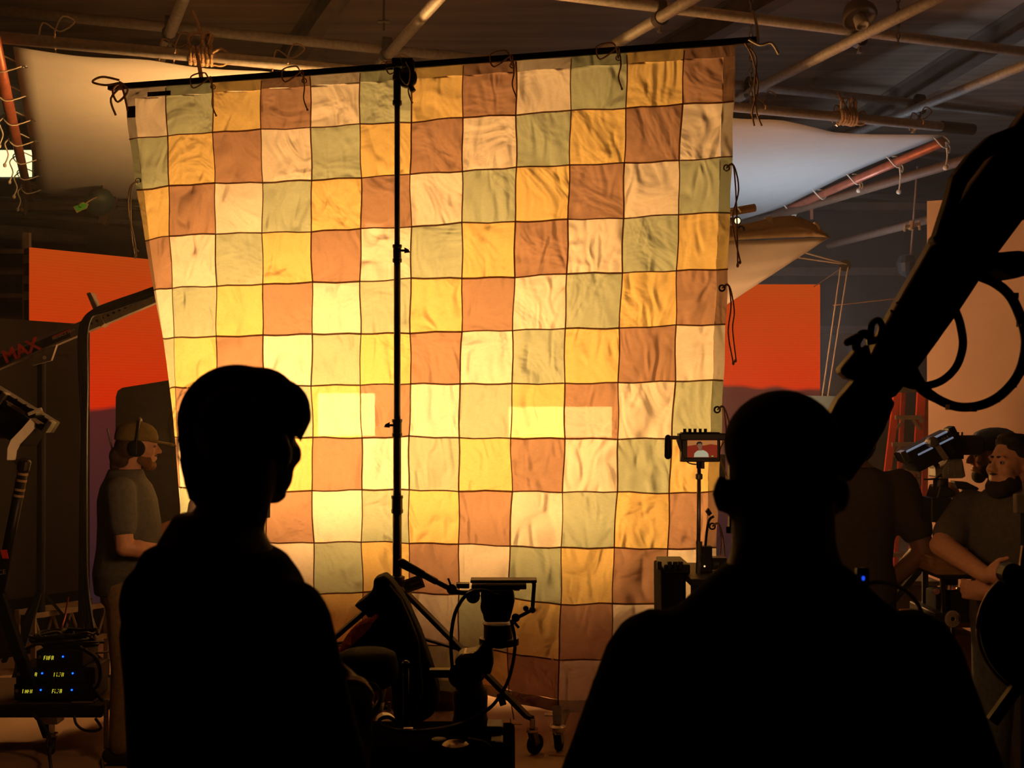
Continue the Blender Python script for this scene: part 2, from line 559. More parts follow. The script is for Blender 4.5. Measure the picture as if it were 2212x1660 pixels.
# ================================================================= big white overhead silk
def cloth_mat(name, rgb, trans=.5, bump=.0, scale=6):
    m = bpy.data.materials.new(name); m.use_nodes = True
    nt = m.node_tree; nt.nodes.clear()
    o = nt.nodes.new('ShaderNodeOutputMaterial')
    d = nt.nodes.new('ShaderNodeBsdfDiffuse'); t = nt.nodes.new('ShaderNodeBsdfTranslucent')
    tc = nt.nodes.new('ShaderNodeTexCoord')
    n = nt.nodes.new('ShaderNodeTexNoise'); n.inputs['Scale'].default_value = scale; n.inputs['Detail'].default_value = 3
    nt.links.new(tc.outputs['Object'], n.inputs['Vector'])
    mr = nt.nodes.new('ShaderNodeMapRange'); mr.inputs[3].default_value = .95; mr.inputs[4].default_value = 1.05
    nt.links.new(n.outputs[0], mr.inputs[0])
    sc = nt.nodes.new('ShaderNodeVectorMath'); sc.operation = 'SCALE'; sc.inputs[0].default_value = rgb
    nt.links.new(mr.outputs[0], sc.inputs['Scale'])
    nt.links.new(sc.outputs[0], d.inputs[0]); nt.links.new(sc.outputs[0], t.inputs[0])
    if bump:
        bp = nt.nodes.new('ShaderNodeBump'); bp.inputs['Strength'].default_value = bump; bp.inputs['Distance'].default_value = .03
        nt.links.new(n.outputs[0], bp.inputs['Height'])
        nt.links.new(bp.outputs[0], d.inputs['Normal']); nt.links.new(bp.outputs[0], t.inputs['Normal'])
    mx = nt.nodes.new('ShaderNodeMixShader'); mx.inputs[0].default_value = trans
    nt.links.new(d.outputs[0], mx.inputs[1]); nt.links.new(t.outputs[0], mx.inputs[2])
    nt.links.new(mx.outputs[0], o.inputs[0])
    return m

SILK_Z = 4.30
sTL, sTR = Pz(28, 100, SILK_Z), Pz(2042, 287, SILK_Z)
sBL, sBR = Pz(84, 420, SILK_Z), Pz(1560, 502, SILK_Z)
sr = thing('overhead_silk', 'huge white overhead silk laced to a pipe frame behind the patchwork', 'silk', (sTL + sTR + sBL + sBR) / 4)
M_silk = cloth_mat('white_silk', (.80, .79, .78), .5)
b = B(); NU, NV = 60, 24
for j in range(NV + 1):
    for i in range(NU + 1):
        u, v = i / NU, j / NV
        p = sTL.lerp(sTR, u).lerp(sBL.lerp(sBR, u), v)
        edge = min(u, 1 - u) * min(v, 1 - v)
        z = -.16 * (16 * u * (1 - u) * v * (1 - v)) ** .5 * .35 - .02 * math.sin(9 * v + 2 * u)
        # scalloped pull between the ties along the near edge
        z += -.015 * abs(math.sin(u * PI * 9)) * max(0, 1 - v * 14)
        dip = math.exp(-((u - .885) / .045) ** 2)
        p = p + BX * ((.030 * abs(math.sin(u * PI * 9)) ** 1.5 + .22 * dip) * max(0, 1 - v * 9))
        b.v.append(p + V((0, 0, z)))
for j in range(NV):
    for i in range(NU):
        k = j * (NU + 1) + i
        b.f.append([k, k + 1, k + NU + 2, k + NU + 1])
so = b.build('cloth', M_silk, sr, smooth=True)
sd = so.modifiers.new('thick', 'SOLIDIFY'); sd.thickness = .003
M_redpole = mat('copper_red_pole', (.42, .13, .075), .4, .35, scale=12)
dA = (sTR - sTL).normalized()
PO = V((0, 0, .040)) - BX * .045
B().cyl(sTL - dA * .5 + PO, sTR + dA * .22 + PO, .042, n=14).build('near_pole', M_pipe, sr, smooth=True)
B().cyl(sTR + dA * -.08 + PO, sTR + dA * .27 + PO, .052, n=14).build('pole_sleeve', M_black, sr)
dL = (sBL - sTL).normalized(); dR = (sBR - sTR).normalized()
B().cyl(sTL - dL * .25 - dA * .11 + V((0, 0, -.02)), sBL + dL * .1 - dA * .11 + V((0, 0, -.02)), .045, n=14).build('side_pole', M_redpole, sr, smooth=True)
B().cyl(sTR + dR * .15 + dA * .06 + V((0, 0, -.05)), sBR + dR * .4 + dA * .06 + V((0, 0, -.05)), .045, n=14).build('side_pole', M_redpole, sr, smooth=True)
B().cyl(sBL - dA * .2 + V((0, 0, .05)) + BX * .08, sBR + dA * .2 + V((0, 0, .05)) + BX * .08, .042, n=12).build('far_pole', M_pipe_dark, sr, smooth=True)
# lacing cords with tassels and grommets
for k in range(7):
    t = (k + .5) / 7
    p = sTL.lerp(sBL, t)
    q = p - dA * .11
    B().tube([p + dA * .06 - V((0, 0, .01)), q + V((0, 0, -.075)), q - dA * .07, q + V((0, 0, .05)), p + V((0, 0, .01))], .006, 5, 4).build('lace', M_white_cord, sr)
    B().tube([q - dA * .05, q - dA * .10 + V((0, 0, -.06)), q - dA * .07 + V((0, 0, -.16)), q - dA * .10 + V((0, 0, -.25))], .007, 5, 4).ell(q - dA * .10 + V((0, 0, -.26)), (.016, .016, .022)).build('tassel', M_white_cord, sr)
    B().torus(p + dA * .06 - V((0, 0, .02)), (0, 0, 1), .018, .006).build('grommet', M_chrome, sr)
for k in range(7):
    t = .02 + .96 * k / 6.5
    p = sTR.lerp(sBR, t); q = p + dA * .06 + V((0, 0, -.05))
    B().tube([p - dA * .07, q + V((0, 0, -.055)), q + dA * .06, q + V((0, 0, .05)), p], .007, 5, 4).build('lace', M_white_cord, sr)
    if k in (0, 1, 2, 4):
        L = (.24, .30, .12, .08)[(0, 1, 2, 4).index(k)]
        B().tube([q + dA * .02, q + dA * .04 + V((0, 0, -L * .5)), q + dA * .02 + V((0, 0, -L))], .008, 5, 4).ell(q + dA * .02 + V((0, 0, -L)), (.025, .025, .025)).build('tassel', M_white_cord, sr)
        B().tube([q + dA * .03, q + dA * .07 + V((0, 0, -.05)), q + dA * .06 + V((0, 0, -.10)), q + dA * .03 + V((0, 0, -.04))], .006, 5, 4).build('bow', M_white_cord, sr)
for k in range(10):
    t = .035 + k / 9 * .925
    p = sTL.lerp(sTR, t); q = p + PO
    if k == 0:
        q = q + V((0, 0, .03))
    B().tube([p + BX * .05, q - BX * .05, q + V((0, 0, .055)), q + BX * .05, p + BX * .06], .006, 5, 4).build('lace', M_cord, sr)
    B().tube([q + V((0, 0, .05)), q + V((0, 0, .16)) + dA * .05, q + V((0, 0, .13)) + dA * .13, q + V((0, 0, .05)) + dA * .03, q + V((0, 0, .10)) - dA * .08, q + V((0, 0, -.06)) - dA * .11], .006, 5, 4).build('bow', M_cord if k else M_white_cord, sr)
    B().torus(p + BX * .05 - V((0, 0, .01)), (0, 0, 1), .018, .006).build('grommet', M_chrome, sr)

# daylight lamp that stands behind the screen wall and feeds the right half of the silk
lamp_head('daylight lamp behind the screen wall aimed up at the silk', (2.75, 12.25, 2.0), (.22, .1, 1), 1.0, .8, E_cool, tilt_up=(0, 1, 0))

def rope_wrap(c, along, up_to, down_to, label, seed):
    random.seed(seed)
    r = thing('rope_tie', label, 'rope', c, 'rope ties on the silk pole')
    x, y, d = frame_of(along)
    pts = []
    for i in range(0, 6 * 12):
        a = i * 2 * PI / 12
        pts.append(V(c) + d * (-.09 + .18 * i / 72 + random.uniform(-.006, .006)) + (x * math.cos(a) + y * math.sin(a)) * (.058 + random.uniform(-.002, .006)))
    B().tube(pts, .014, 6, 1).build('coil', M_rope, r)
    pts = []
    for i in range(40):
        a = i * 2 * PI / 13
        pts.append(V(c) + V((0, -.02, .10)) + d * (.03 + .05 * math.sin(a * .5) + .05 * math.cos(a)) + V((0, 0, .07 * math.sin(a))) + V((0, .03 * math.sin(i * .9), 0)))
    B().tube(pts, .012, 6, 2).build('knot', M_rope, r)
    if up_to is not None:
        B().tube([V(c) + V((0, -.02, .06)), V(c).lerp(V(up_to), .4) + d * .04, up_to], .013, 6, 4).build('tail', M_rope, r)
    if down_to is not None:
        B().tube([V(c) + V((0, -.06, -.02)), down_to], .013, 6, 1).build('line', M_rope, r)
    lo = V(c) + d * .16
    B().tube([V(c) + d * .08 + V((0, -.06, 0)), lo + V((0, -.03, .06)), lo + d * .05, lo + V((0, 0, -.05)), V(c) + d * .1 + V((0, 0, -.05))], .012, 6, 4).build('loop', M_rope, r)

QTL, QTR = P(268, 192, 6.80), P(1590, 96, 6.05)     # top corners of the patchwork, in front of the silk
poleA = sTL + V((0, 0, .06)) - BX * .07
def on_near_pole(px):
    # point of the near pole seen at column px
    lo, hi = 0., 1.
    for _ in range(40):
        m_ = (lo + hi) / 2
        p = (sTL - dA * .5).lerp(sTR + dA * .22, m_) + PO
        if p.x / p.y * F + CX < px: lo = m_
        else: hi = m_
    return p
c = on_near_pole(432); rope_wrap(c, dA, c + V((-.05, -.02, .33)), P(436, 176, 6.72), 'frayed rope tied round the silk pole above the patchwork left end', 3)
c = on_near_pole(1828); rope_wrap(c, dA, c + V((-.08, 0, .22)), None, 'orange rope wrapped round the silk pole at the right', 5)
random.seed(11)

# ================================================================= second white cloth below (bounce)
bn = thing('bounce_cloth', 'white bounce cloth with a folded tan hem, right of the patchwork', 'cloth', P(1640, 600, 8.4))
A_, B_, C_, D_ = P(1440, 515, 7.7), P(1792, 512, 8.25), P(1560, 664, 8.75), P(1400, 690, 8.6)
b = B(); N = 16
for j in range(N + 1):
    for i in range(N + 1):
        u, v = i / N, j / N
        p = A_.lerp(B_, u).lerp(D_.lerp(C_, u), v)
        p += V((0, .09 * math.sin(PI * u) * math.sin(PI * v) + .010 * math.sin(22 * v + 6 * u), -.02 * math.sin(PI * u) * (1 - v)))
        b.v.append(p)
for j in range(N):
    for i in range(N):
        k = j * (N + 1) + i
        b.f.append([k, k + 1, k + N + 2, k + N + 1])
o = b.build('cloth', cloth_mat('bounce_white', (.80, .77, .72), .35, .15, 9), bn, smooth=True)
sd = o.modifiers.new('thick', 'SOLIDIFY'); sd.thickness = .003
M_hemtan = cloth_mat('tan_hem', (.46, .36, .24), .4, .5, 14)
b = B(); top = [(1440, 478), (1560, 492), (1620, 482), (1680, 468), (1715, 466), (1750, 478), (1775, 496), (1794, 512)]
bot = [(1440, 522), (1560, 521), (1620, 517), (1680, 514), (1715, 513), (1750, 512), (1775, 512), (1794, 514)]
for k, (a_, c_) in enumerate(zip(top, bot)):
    Y = 7.62 + .58 * k / 7
    b.v += [P(*a_, Y - .02), P((a_[0] + c_[0]) / 2, (a_[1] + c_[1]) / 2, Y - .06), P(*c_, Y)]
for k in range(7):
    b.f += [[3 * k, 3 * k + 3, 3 * k + 4, 3 * k + 1], [3 * k + 1, 3 * k + 4, 3 * k + 5, 3 * k + 2]]
o = b.build('hem', M_hemtan, bn, smooth=True); sd = o.modifiers.new('thick', 'SOLIDIFY'); sd.thickness = .006
e = P(1445, 600, 8.2); B().cyl((A_.x, A_.y + .05, 0), A_ + V((0, .05, .05)), .018).build('pole', M_black, bn)
B().box((A_.x, A_.y + .05, .02), (.45, .45, .04)).build('base', M_black, bn)
B().torus(P(1600, 496, 7.72), (0, 1, 0), .022, .007).build('grommet', M_black, bn)
B().tube([P(1755, 488, 8.1), P(1762, 482, 8.05), P(1770, 494, 8.05), P(1758, 500, 8.05), P(1764, 506, 8.05)], .010, 5, 4).build('knot', M_white_cord, bn)
B().box(P(1728, 479, 7.98), (.02, .02, .06)).build('clip', M_black, bn)
B().prism([P(1652, 470, 7.8), P(1668, 468, 7.8), P(1670, 486, 7.8), P(1660, 482, 7.8)], (0, .01, 0)).build('tape', mat('cloth_tape', (.5, .42, .32), .8), bn)
p0, p1 = P(1440, 483, 7.75), P(1630, 449, 7.9)
r = thing('cut_pipe_end', 'open ended brass-toned pipe poking out beside the patchwork edge', 'pipe', p1)
B().hollow(p0, p1, .028, .023).build('tube', mat('brass_tone_pipe', (.50, .36, .2), .5, .3), r, smooth=False)
B().tube([P(1560, 462, 7.72), P(1580, 452, 7.7), P(1592, 448, 7.72), P(1600, 458, 7.75)], .006, 5, 4).build('string', M_white_cord, r)
r = thing('spot_lamp', 'small glowing spot lamp peeking over the bounce cloth', 'lamp', P(1588, 476, 8.8))
B().lathe([(.02, -.06), (.03, -.05), (.035, .02), (.026, .026)], P(1590, 478, 8.8), (.2, -1, -.1), 16).build('housing', M_black, r)
B().lathe([(.022, 0), (.022, .004)], P(1590, 478, 8.8) + V((.2, -1, -.1)).normalized() * .027, (.2, -1, -.1), 16).build('lens', emis('spot_lens', (1, .8, .35), 2.2), r)
B().cyl(P(1590, 474, 8.82), P(1446, 470, 8.6), .012).build('arm', M_black, r)
e = P(1446, 470, 8.6); B().cyl((e.x, e.y, 0), e, .018).build('post', M_black, r)
B().box((e.x, e.y, .02), (.4, .4, .04)).build('base', M_black, r)
# hanging tag
r = thing('hanging_strap', 'short dark red strap hanging from the brown pipe', 'strap', P(1752, 458, 13.5))
B().prism([P(1750, 438, 13.5), P(1756, 438, 13.5), P(1757, 474, 13.5), P(1751, 474, 13.5)], (0, .01, 0)).build('band', mat('red_brown_strap', (.25, .09, .05), .7), r)

# ================================================================= LED screen wall
def screen_mat():
    m = bpy.data.materials.new('orange_dusk_screen'); m.use_nodes = True
    nt = m.node_tree; nt.nodes.clear()
    L = nt.links.new
    N_ = nt.nodes.new
    o = N_('ShaderNodeOutputMaterial'); e = N_('ShaderNodeEmission')
    g = N_('ShaderNodeNewGeometry'); sx = N_('ShaderNodeSeparateXYZ')
    L(g.outputs['Position'], sx.inputs[0])
    # sky picture: orange above, redder towards the hills
    r = N_('ShaderNodeMapRange'); r.inputs[1].default_value = 1.8; r.inputs[2].default_value = 3.0
    L(sx.outputs['Z'], r.inputs[0])
    ramp = N_('ShaderNodeValToRGB')
    ramp.color_ramp.elements[0].color = (.62, .022, .002, 1)
    ramp.color_ramp.elements[1].color = (.47, .052, .004, 1)
    L(r.outputs[0], ramp.inputs[0])
    # hill outline: a noise of the position along the wall
    n = N_('ShaderNodeTexNoise'); n.noise_dimensions = '1D'; n.inputs['Scale'].default_value = .75; n.inputs['Detail'].default_value = 3
    L(sx.outputs['X'], n.inputs['W'])
    hs = N_('ShaderNodeMath'); hs.operation = 'MULTIPLY_ADD'; hs.inputs[1].default_value = .036; hs.inputs[2].default_value = 1.70
    L(sx.outputs['X'], hs.inputs[0])
    h = N_('ShaderNodeMath'); h.operation = 'MULTIPLY_ADD'; h.inputs[1].default_value = .34
    L(n.outputs[0], h.inputs[0]); L(hs.outputs[0], h.inputs[2])
    lt = N_('ShaderNodeMath'); lt.operation = 'SUBTRACT'
    L(sx.outputs['Z'], lt.inputs[0]); L(h.outputs[0], lt.inputs[1])
    st = N_('ShaderNodeMapRange'); st.inputs[1].default_value = -.02; st.inputs[2].default_value = .02
    L(lt.outputs[0], st.inputs[0])
    hr = N_('ShaderNodeMapRange'); hr.inputs[1].default_value = .2; hr.inputs[2].default_value = 1.8
    L(sx.outputs['Z'], hr.inputs[0])
    hills = N_('ShaderNodeValToRGB')
    hills.color_ramp.elements[0].color = (.022, .010, .013, 1)
    hills.color_ramp.elements[1].color = (.082, .014, .012, 1)
    L(hr.outputs[0], hills.inputs[0])
    mx = N_('ShaderNodeMix'); mx.data_type = 'RGBA'
    L(st.outputs[0], mx.inputs[0]); L(hills.outputs[0], mx.inputs[6]); L(ramp.outputs[0], mx.inputs[7])
    # faint LED scan lines
    wv = N_('ShaderNodeTexWave'); wv.bands_direction = 'Z'; wv.inputs['Scale'].default_value = 14; wv.inputs['Distortion'].default_value = .6
    L(g.outputs['Position'], wv.inputs[0])
    wm = N_('ShaderNodeMapRange'); wm.inputs[3].default_value = .93; wm.inputs[4].default_value = 1.05
    L(wv.outputs[1], wm.inputs[0])
    vm = N_('ShaderNodeVectorMath'); vm.operation = 'SCALE'
    L(mx.outputs[2], vm.inputs[0]); L(wm.outputs[0], vm.inputs['Scale'])
    L(vm.outputs[0], e.inputs[0]); e.inputs[1].default_value = 1.0
    L(e.outputs[0], o.inputs[0])
    return m
M_screen = screen_mat()
ST, SB = 2.975, .22
def screen_section(p, q, n, r):
    d = (q - p); k = d / n
    nn = V((0, 0, 1)).cross(d).normalized()
    if nn.y > 0: nn = -nn
    for i in range(n):
        a = p + k * i
        c = a + k / 2
        for z0, z1 in ((SB, SB + (ST - SB) / 2), (SB + (ST - SB) / 2, ST)):
            o = B().obox(V((c.x, c.y, (z0 + z1) / 2)), k / 2 * .9995, nn * .01, V((0, 0, (z1 - z0) / 2 * .9995))).build('screen_panel', M_screen, r)
    B().obox((p + q) / 2 - nn * .06 + V((0, 0, (ST + SB) / 2)), d / 2, nn * .045, V((0, 0, (ST - SB) / 2))).build('back_frame', M_black, r)
    B().obox((p + q) / 2 - nn * .06 + V((0, 0, SB / 2)), d / 2, nn * .1, V((0, 0, SB / 2))).build('plinth', M_matte, r)
pL0 = V((P(64, 535, 8.52).x, 8.52, 0)); pL1 = V((-1.15, 10.95, 0)); pR1 = V((P(1771, 615, 11.0).x, 11.0, 0))
r = thing('screen_wall', 'angled screen wall glowing orange over dark hills at the left', 'screen', pL0)
screen_section(pL0, pL1, 6, r)
for py in (560, 605, 640):
    B().box(P(59, py, 8.55), (.05, .06, .06)).build('latch', M_steel, r)
r = thing('screen_wall', 'frontal screen wall glowing orange over dark hills at the right', 'screen', pR1)
screen_section(pL1, pR1, 8, r)

# brown-black flat on a truss base at the far left
M_flat = mat('brown_black_flat', (.030, .022, .016), .8, scale=3, var=.12)
p, q = P(-160, 1, 7.5), P(191, 1, 8.45); p.z = q.z = 0
dd = (q - p).normalized(); nn = V((dd.y, -dd.x, 0))
r = thing('black_flat', 'large brown-black flat in front of the left screen', 'panel', p)
B().obox((p + q) / 2 + V((0, 0, (.42 + 2.39) / 2)), (q - p) / 2, nn * .02, V((0, 0, (2.39 - .42) / 2))).build('board', M_flat, r, bevel=.004)
B().obox((p + q) / 2 + V((0, 0, .21)) + nn * -.1, (q - p) / 2, nn * .03, V((0, 0, .21))).build('foot', M_matte, r)
for t in (.02, .98):
    B().obox(p.lerp(q, t) + V((0, 0, 1.4)) - nn * .04, dd * .02, nn * .02, V((0, 0, 1.0))).build('batten', M_matte, r)
M_truss = mat('dull_truss', (.24, .17, .11), .5, .3)
r = thing('box_truss', 'short aluminium box truss lying along the foot of the left flat', 'truss', p)
ta, tb = P(18, 1, 7.75), P(174, 1, 8.2); ta.z = tb.z = 0
ta += nn * .12; tb += nn * .12
for s in (0, .20):
    for z in (.16, .38):
        B().bar(ta + nn * s + V((0, 0, z)), tb + nn * s + V((0, 0, z)), .035, .035).build('chord', M_truss, r)
for k in range(8):
    t0, t1 = k / 8, (k + 1) / 8
    z0, z1 = (.17, .37) if k % 2 else (.37, .17)
    B().cyl(ta.lerp(tb, t0) + nn * .2 + V((0, 0, z0)), ta.lerp(tb, t1) + nn * .2 + V((0, 0, z1)), .010, n=6).build('lattice', M_truss, r)
for t in (0, 1):
    e = ta.lerp(tb, t)
    B().bar(e + nn * .2 + V((0, 0, 0)), e + nn * .2 + V((0, 0, .40)), .03, .03, up=(1, 0, 0)).bar(e + V((0, 0, 0)), e + V((0, 0, .40)), .03, .03, up=(1, 0, 0)).build('end_frame', M_truss, r)

# dark flag board behind the man with the headphones
r = thing('flag_board', 'dark grey board with rounded corner behind the man in headphones', 'panel', P(290, 1474, 7.3))
b = B(); Yf = 7.3
out = [(250, 858), (254, 845), (264, 838), (376, 820), (420, 1474), (246, 1474)]
b.prism([P(x, y, Yf) for x, y in out], (0, .05, 0)).build('board', mat('charcoal_board', (.065, .062, .052), .85), r)
b = B(); b.bar(P(262, 1474, 7.3) + V((0, -.25, .02)), P(262, 1474, 7.3) + V((0, .3, .02)), .05, .04).build('foot', M_matte, r)
b = B(); b.bar(P(405, 1474, 7.3) + V((0, -.25, .02)), P(405, 1474, 7.3) + V((0, .3, .02)), .05, .04).build('foot', M_matte, r)

# unseen narrow flag, added to shade the lower rows of the cloth
r = thing('added_shade_flag', 'long narrow black flag on two posts, added behind the patchwork to shade its foot', 'flag', (0, 7.72, 0))
B().box((-.05, 7.72, 1.265), (3.0, .04, .37)).build('board', M_matte, r, bevel=.004)
for x in (-1.4, 1.3):
    B().box((x, 7.72, .03), (.06, .6, .06)).build('foot', M_matte, r)
    B().cyl((x, 7.75, .05), (x, 7.75, 1.3), .015).build('post', M_matte, r)

# blue-grey flat at the right, by the crane
r = thing('grey_flat', 'blue-grey flat standing between the screen and the crane arm', 'panel', P(1780, 1300, 8.9))
a, b2 = P(1688, 854, 9.2), P(1836, 857, 9.1)
B().prism([a, b2, V((b2.x, b2.y, .05)), V((a.x, a.y, .05))], (0, .04, 0)).build('board', mat('blue_grey_flat', (.10, .17, .27), .8, var=.05), r)
for t in (.05, .95):
    e = a.lerp(b2, t); B().box((e.x, e.y + .05, .025), (.05, .5, .05)).build('foot', M_matte, r)

# bright fixture at the upper left edge and shadowed gear below the silk
r = thing('strip_light', 'bright pale yellow strip light behind the left silk pole', 'light', P(20, 355, 15.2))
a, c2 = P(-150, 325, 15.2), P(68, 382, 15.2)
B().box((a + c2) / 2, (c2.x - a.x, .03, a.z - c2.z)).build('diffuser', emis('strip_face', (1, .95, .48), 1.35), r)
B().box((a + c2) / 2 + V((0, .08, 0)), (c2.x - a.x + .06, .12, a.z - c2.z + .06)).build('housing', M_black, r)
for x in (a.x + .2, c2.x - .2):
    B().cyl((x, 15.28, c2.z), (x, 15.28, 5.7), .015).build('hanger', M_pipe_dark, r)
r = thing('green_fixture', 'dark teal drum fixture hanging under the left silk', 'fixture', P(215, 450, 12.6))
B().lathe([(.04, -.08), (.15, -.07), (.165, 0), (.14, .06), (.05, .09)], P(216, 438, 12.6), (.4, -.5, -.8), 20).build('drum', mat('dark_teal', (.02, .045, .04), .5), r, smooth=True)
B().cyl(P(222, 425, 12.6), P(228, 300, 12.6), .02).build('hanger', M_pipe_dark, r)
r = thing('green_tag', 'green printed tag hanging below the left silk', 'tag', P(174, 448, 12.2))
gp = [P(158, 447, 12.2), P(166, 460, 12.2), P(187, 450, 12.2), P(191, 441, 12.2), P(180, 437, 12.2)]
B().prism(gp, (0, .01, 0)).build('border', mat('tag_border', (.55, .38, .22), .7), r)
cg = sum(gp, V()) / 5
B().prism([cg + (g - cg) * .82 + V((0, -.004, 0)) for g in gp], (0, .003, 0)).build('face', mat('tag_green', (.07, .33, .02), .6, emit=(.05, .25, .01), es=.12), r)
B().bar(P(170, 443, 12.18), P(172, 449, 12.18), .012, .004).bar(P(171, 449, 12.18), P(176, 447, 12.18), .012, .004).build('print', M_black, r)
B().tube([P(185, 440, 12.2), P(200, 430, 12.3), P(212, 425, 12.5)], .008, 5, 4).build('string', M_cord, r)
r = thing('brown_post', 'dark brown post slanting down under the left silk', 'post', P(225, 485, 12.8))
B().bar(P(246, 425, 12.8), P(222, 485, 12.8), .09, .09).build('post', mat('dark_brown_post', (.07, .035, .02), .7), r)
yr = Pz(54, 431, 4.6).y
r = thing('rail_clamp', 'small brass knobbed clamp on the left ceiling rail', 'clamp', P(52, 462, yr))
B().cyl(P(54, 428, yr), P(55, 466, yr), .03).build('body', M_pipe_dark, r)
B().ell(P(47, 454, yr - .05), .026).build('knob', mat('brass', (.5, .3, .1)), r)
# stacked shadowed shelving behind, far left
r = thing('equipment_rack', 'dim equipment rack standing in the dark left of the orange screen', 'rack', P(20, 1300, 10.2))
for px in (-40, 58):
    e = P(px, 1, 10.2); B().bar((e.x, 10.2, 0), (e.x, 10.2, 3.35), .06, .06, up=(1, 0, 0)).build('upright', M_beam, r)
for py in (545, 590, 640, 690):
    e = P(9, py, 10.2); B().box((e.x, 10.35, e.z), (.46, .4, .04)).build('shelf', M_beam, r)

# ================================================================= patchwork backdrop
def patch_mat(name, rgb, k=1.0, see=.006):
    """thin cotton: mostly glows with the light behind it, a little is seen straight through the weave"""
    m = bpy.data.materials.new(name); m.use_nodes = True
    nt = m.node_tree; nt.nodes.clear()
    L = nt.links.new; N_ = nt.nodes.new
    o = N_('ShaderNodeOutputMaterial')
    d = N_('ShaderNodeBsdfDiffuse'); t = N_('ShaderNodeBsdfTranslucent'); tp = N_('ShaderNodeBsdfTransparent')
    g = N_('ShaderNodeNewGeometry')
    # woven slub in the cotton
    mp = N_('ShaderNodeMapping'); mp.inputs['Scale'].default_value = (60, 60, 150)
    L(g.outputs['Position'], mp.inputs[0])
    n1 = N_('ShaderNodeTexNoise'); n1.inputs['Scale'].default_value = 1; n1.inputs['Detail'].default_value = 3
    L(mp.outputs[0], n1.inputs['Vector'])
    n2 = N_('ShaderNodeTexNoise'); n2.inputs['Scale'].default_value = 4.5; n2.inputs['Detail'].default_value = 5
    L(g.outputs['Position'], n2.inputs['Vector'])
    s = N_('ShaderNodeMath'); s.operation = 'MULTIPLY_ADD'; s.inputs[1].default_value = .22
    L(n1.outputs[0], s.inputs[0])
    s2 = N_('ShaderNodeMath'); s2.operation = 'MULTIPLY_ADD'; s2.inputs[1].default_value = .16; s2.inputs[2].default_value = .81
    L(n2.outputs[0], s2.inputs[0]); L(s2.outputs[0], s.inputs[2])
    vm = N_('ShaderNodeVectorMath'); vm.operation = 'SCALE'; vm.inputs[0].default_value = [c * k for c in rgb]
    L(s.outputs[0], vm.inputs['Scale'])
    # crumpled creases: warped ridge noise, different in every patch
    oi = N_('ShaderNodeObjectInfo')
    add = N_('ShaderNodeVectorMath'); add.operation = 'MULTIPLY_ADD'; add.inputs[1].default_value = (1, .35, 1)
    L(g.outputs['Position'], add.inputs[0])
    rv = N_('ShaderNodeMath'); rv.operation = 'MULTIPLY'; rv.inputs[1].default_value = 37.0
    L(oi.outputs['Random'], rv.inputs[0]); L(rv.outputs[0], add.inputs[2])
    mp2 = N_('ShaderNodeMapping'); mp2.inputs['Rotation'].default_value = (0, .55, 0); mp2.inputs['Scale'].default_value = (11, 8, 5)
    L(add.outputs[0], mp2.inputs[0])
    cr = N_('ShaderNodeTexNoise'); cr.inputs['Scale'].default_value = .8; cr.inputs['Detail'].default_value = 6; cr.inputs['Roughness'].default_value = .55; cr.inputs['Distortion'].default_value = 1.2
    cr.noise_type = 'RIDGED_MULTIFRACTAL'
    L(mp2.outputs[0], cr.inputs['Vector'])
    sf = N_('ShaderNodeTexNoise'); sf.inputs['Scale'].default_value = 3.2; sf.inputs['Detail'].default_value = 3; sf.inputs['Distortion'].default_value = .8
    L(add.outputs[0], sf.inputs['Vector'])
    b1 = N_('ShaderNodeBump'); b1.inputs['Strength'].default_value = 1.0; b1.inputs['Distance'].default_value = .085
    L(sf.outputs[0], b1.inputs['Height'])
    b2 = N_('ShaderNodeBump'); b2.inputs['Strength'].default_value = 1.0; b2.inputs['Distance'].default_value = .04
    L(cr.outputs[0], b2.inputs['Height']); L(b1.outputs[0], b2.inputs['Normal'])
    L(vm.outputs[0], d.inputs[0]); L(vm.outputs[0], t.inputs[0])
    L(b2.outputs[0], d.inputs['Normal']); L(b2.outputs[0], t.inputs['Normal'])
    m1 = N_('ShaderNodeMixShader'); m1.inputs[0].default_value = .72
    L(d.outputs[0], m1.inputs[1]); L(t.outputs[0], m1.inputs[2])
    m2 = N_('ShaderNodeMixShader'); m2.inputs[0].default_value = see
    # the weave lets slightly more through where the threads are thin
    th = N_('ShaderNodeMath'); th.operation = 'MULTIPLY'; th.inputs[1].default_value = see * 2
    L(n1.outputs[0], th.inputs[0]); L(th.outputs[0], m2.inputs[0])
    L(m1.outputs[0], m2.inputs[1]); L(tp.outputs[0], m2.inputs[2])
    L(m2.outputs[0], o.inputs[0])
    return m
RGBS = [(.88, .84, .74), (.50, .60, .45), (.84, .66, .28), (.47, .30, .215)]   # cream, sage, mustard, clay
PM = [patch_mat('cotton_' + n, c) for n, c in zip(('cream', 'sage', 'mustard', 'clay'), RGBS)]
HM = [patch_mat('hem_' + n, c, .42, .002) for n, c in zip(('cream', 'sage', 'mustard', 'clay'), RGBS)]
M_seam = patch_mat('seam_allowance', (.16, .085, .045), 1, .0)

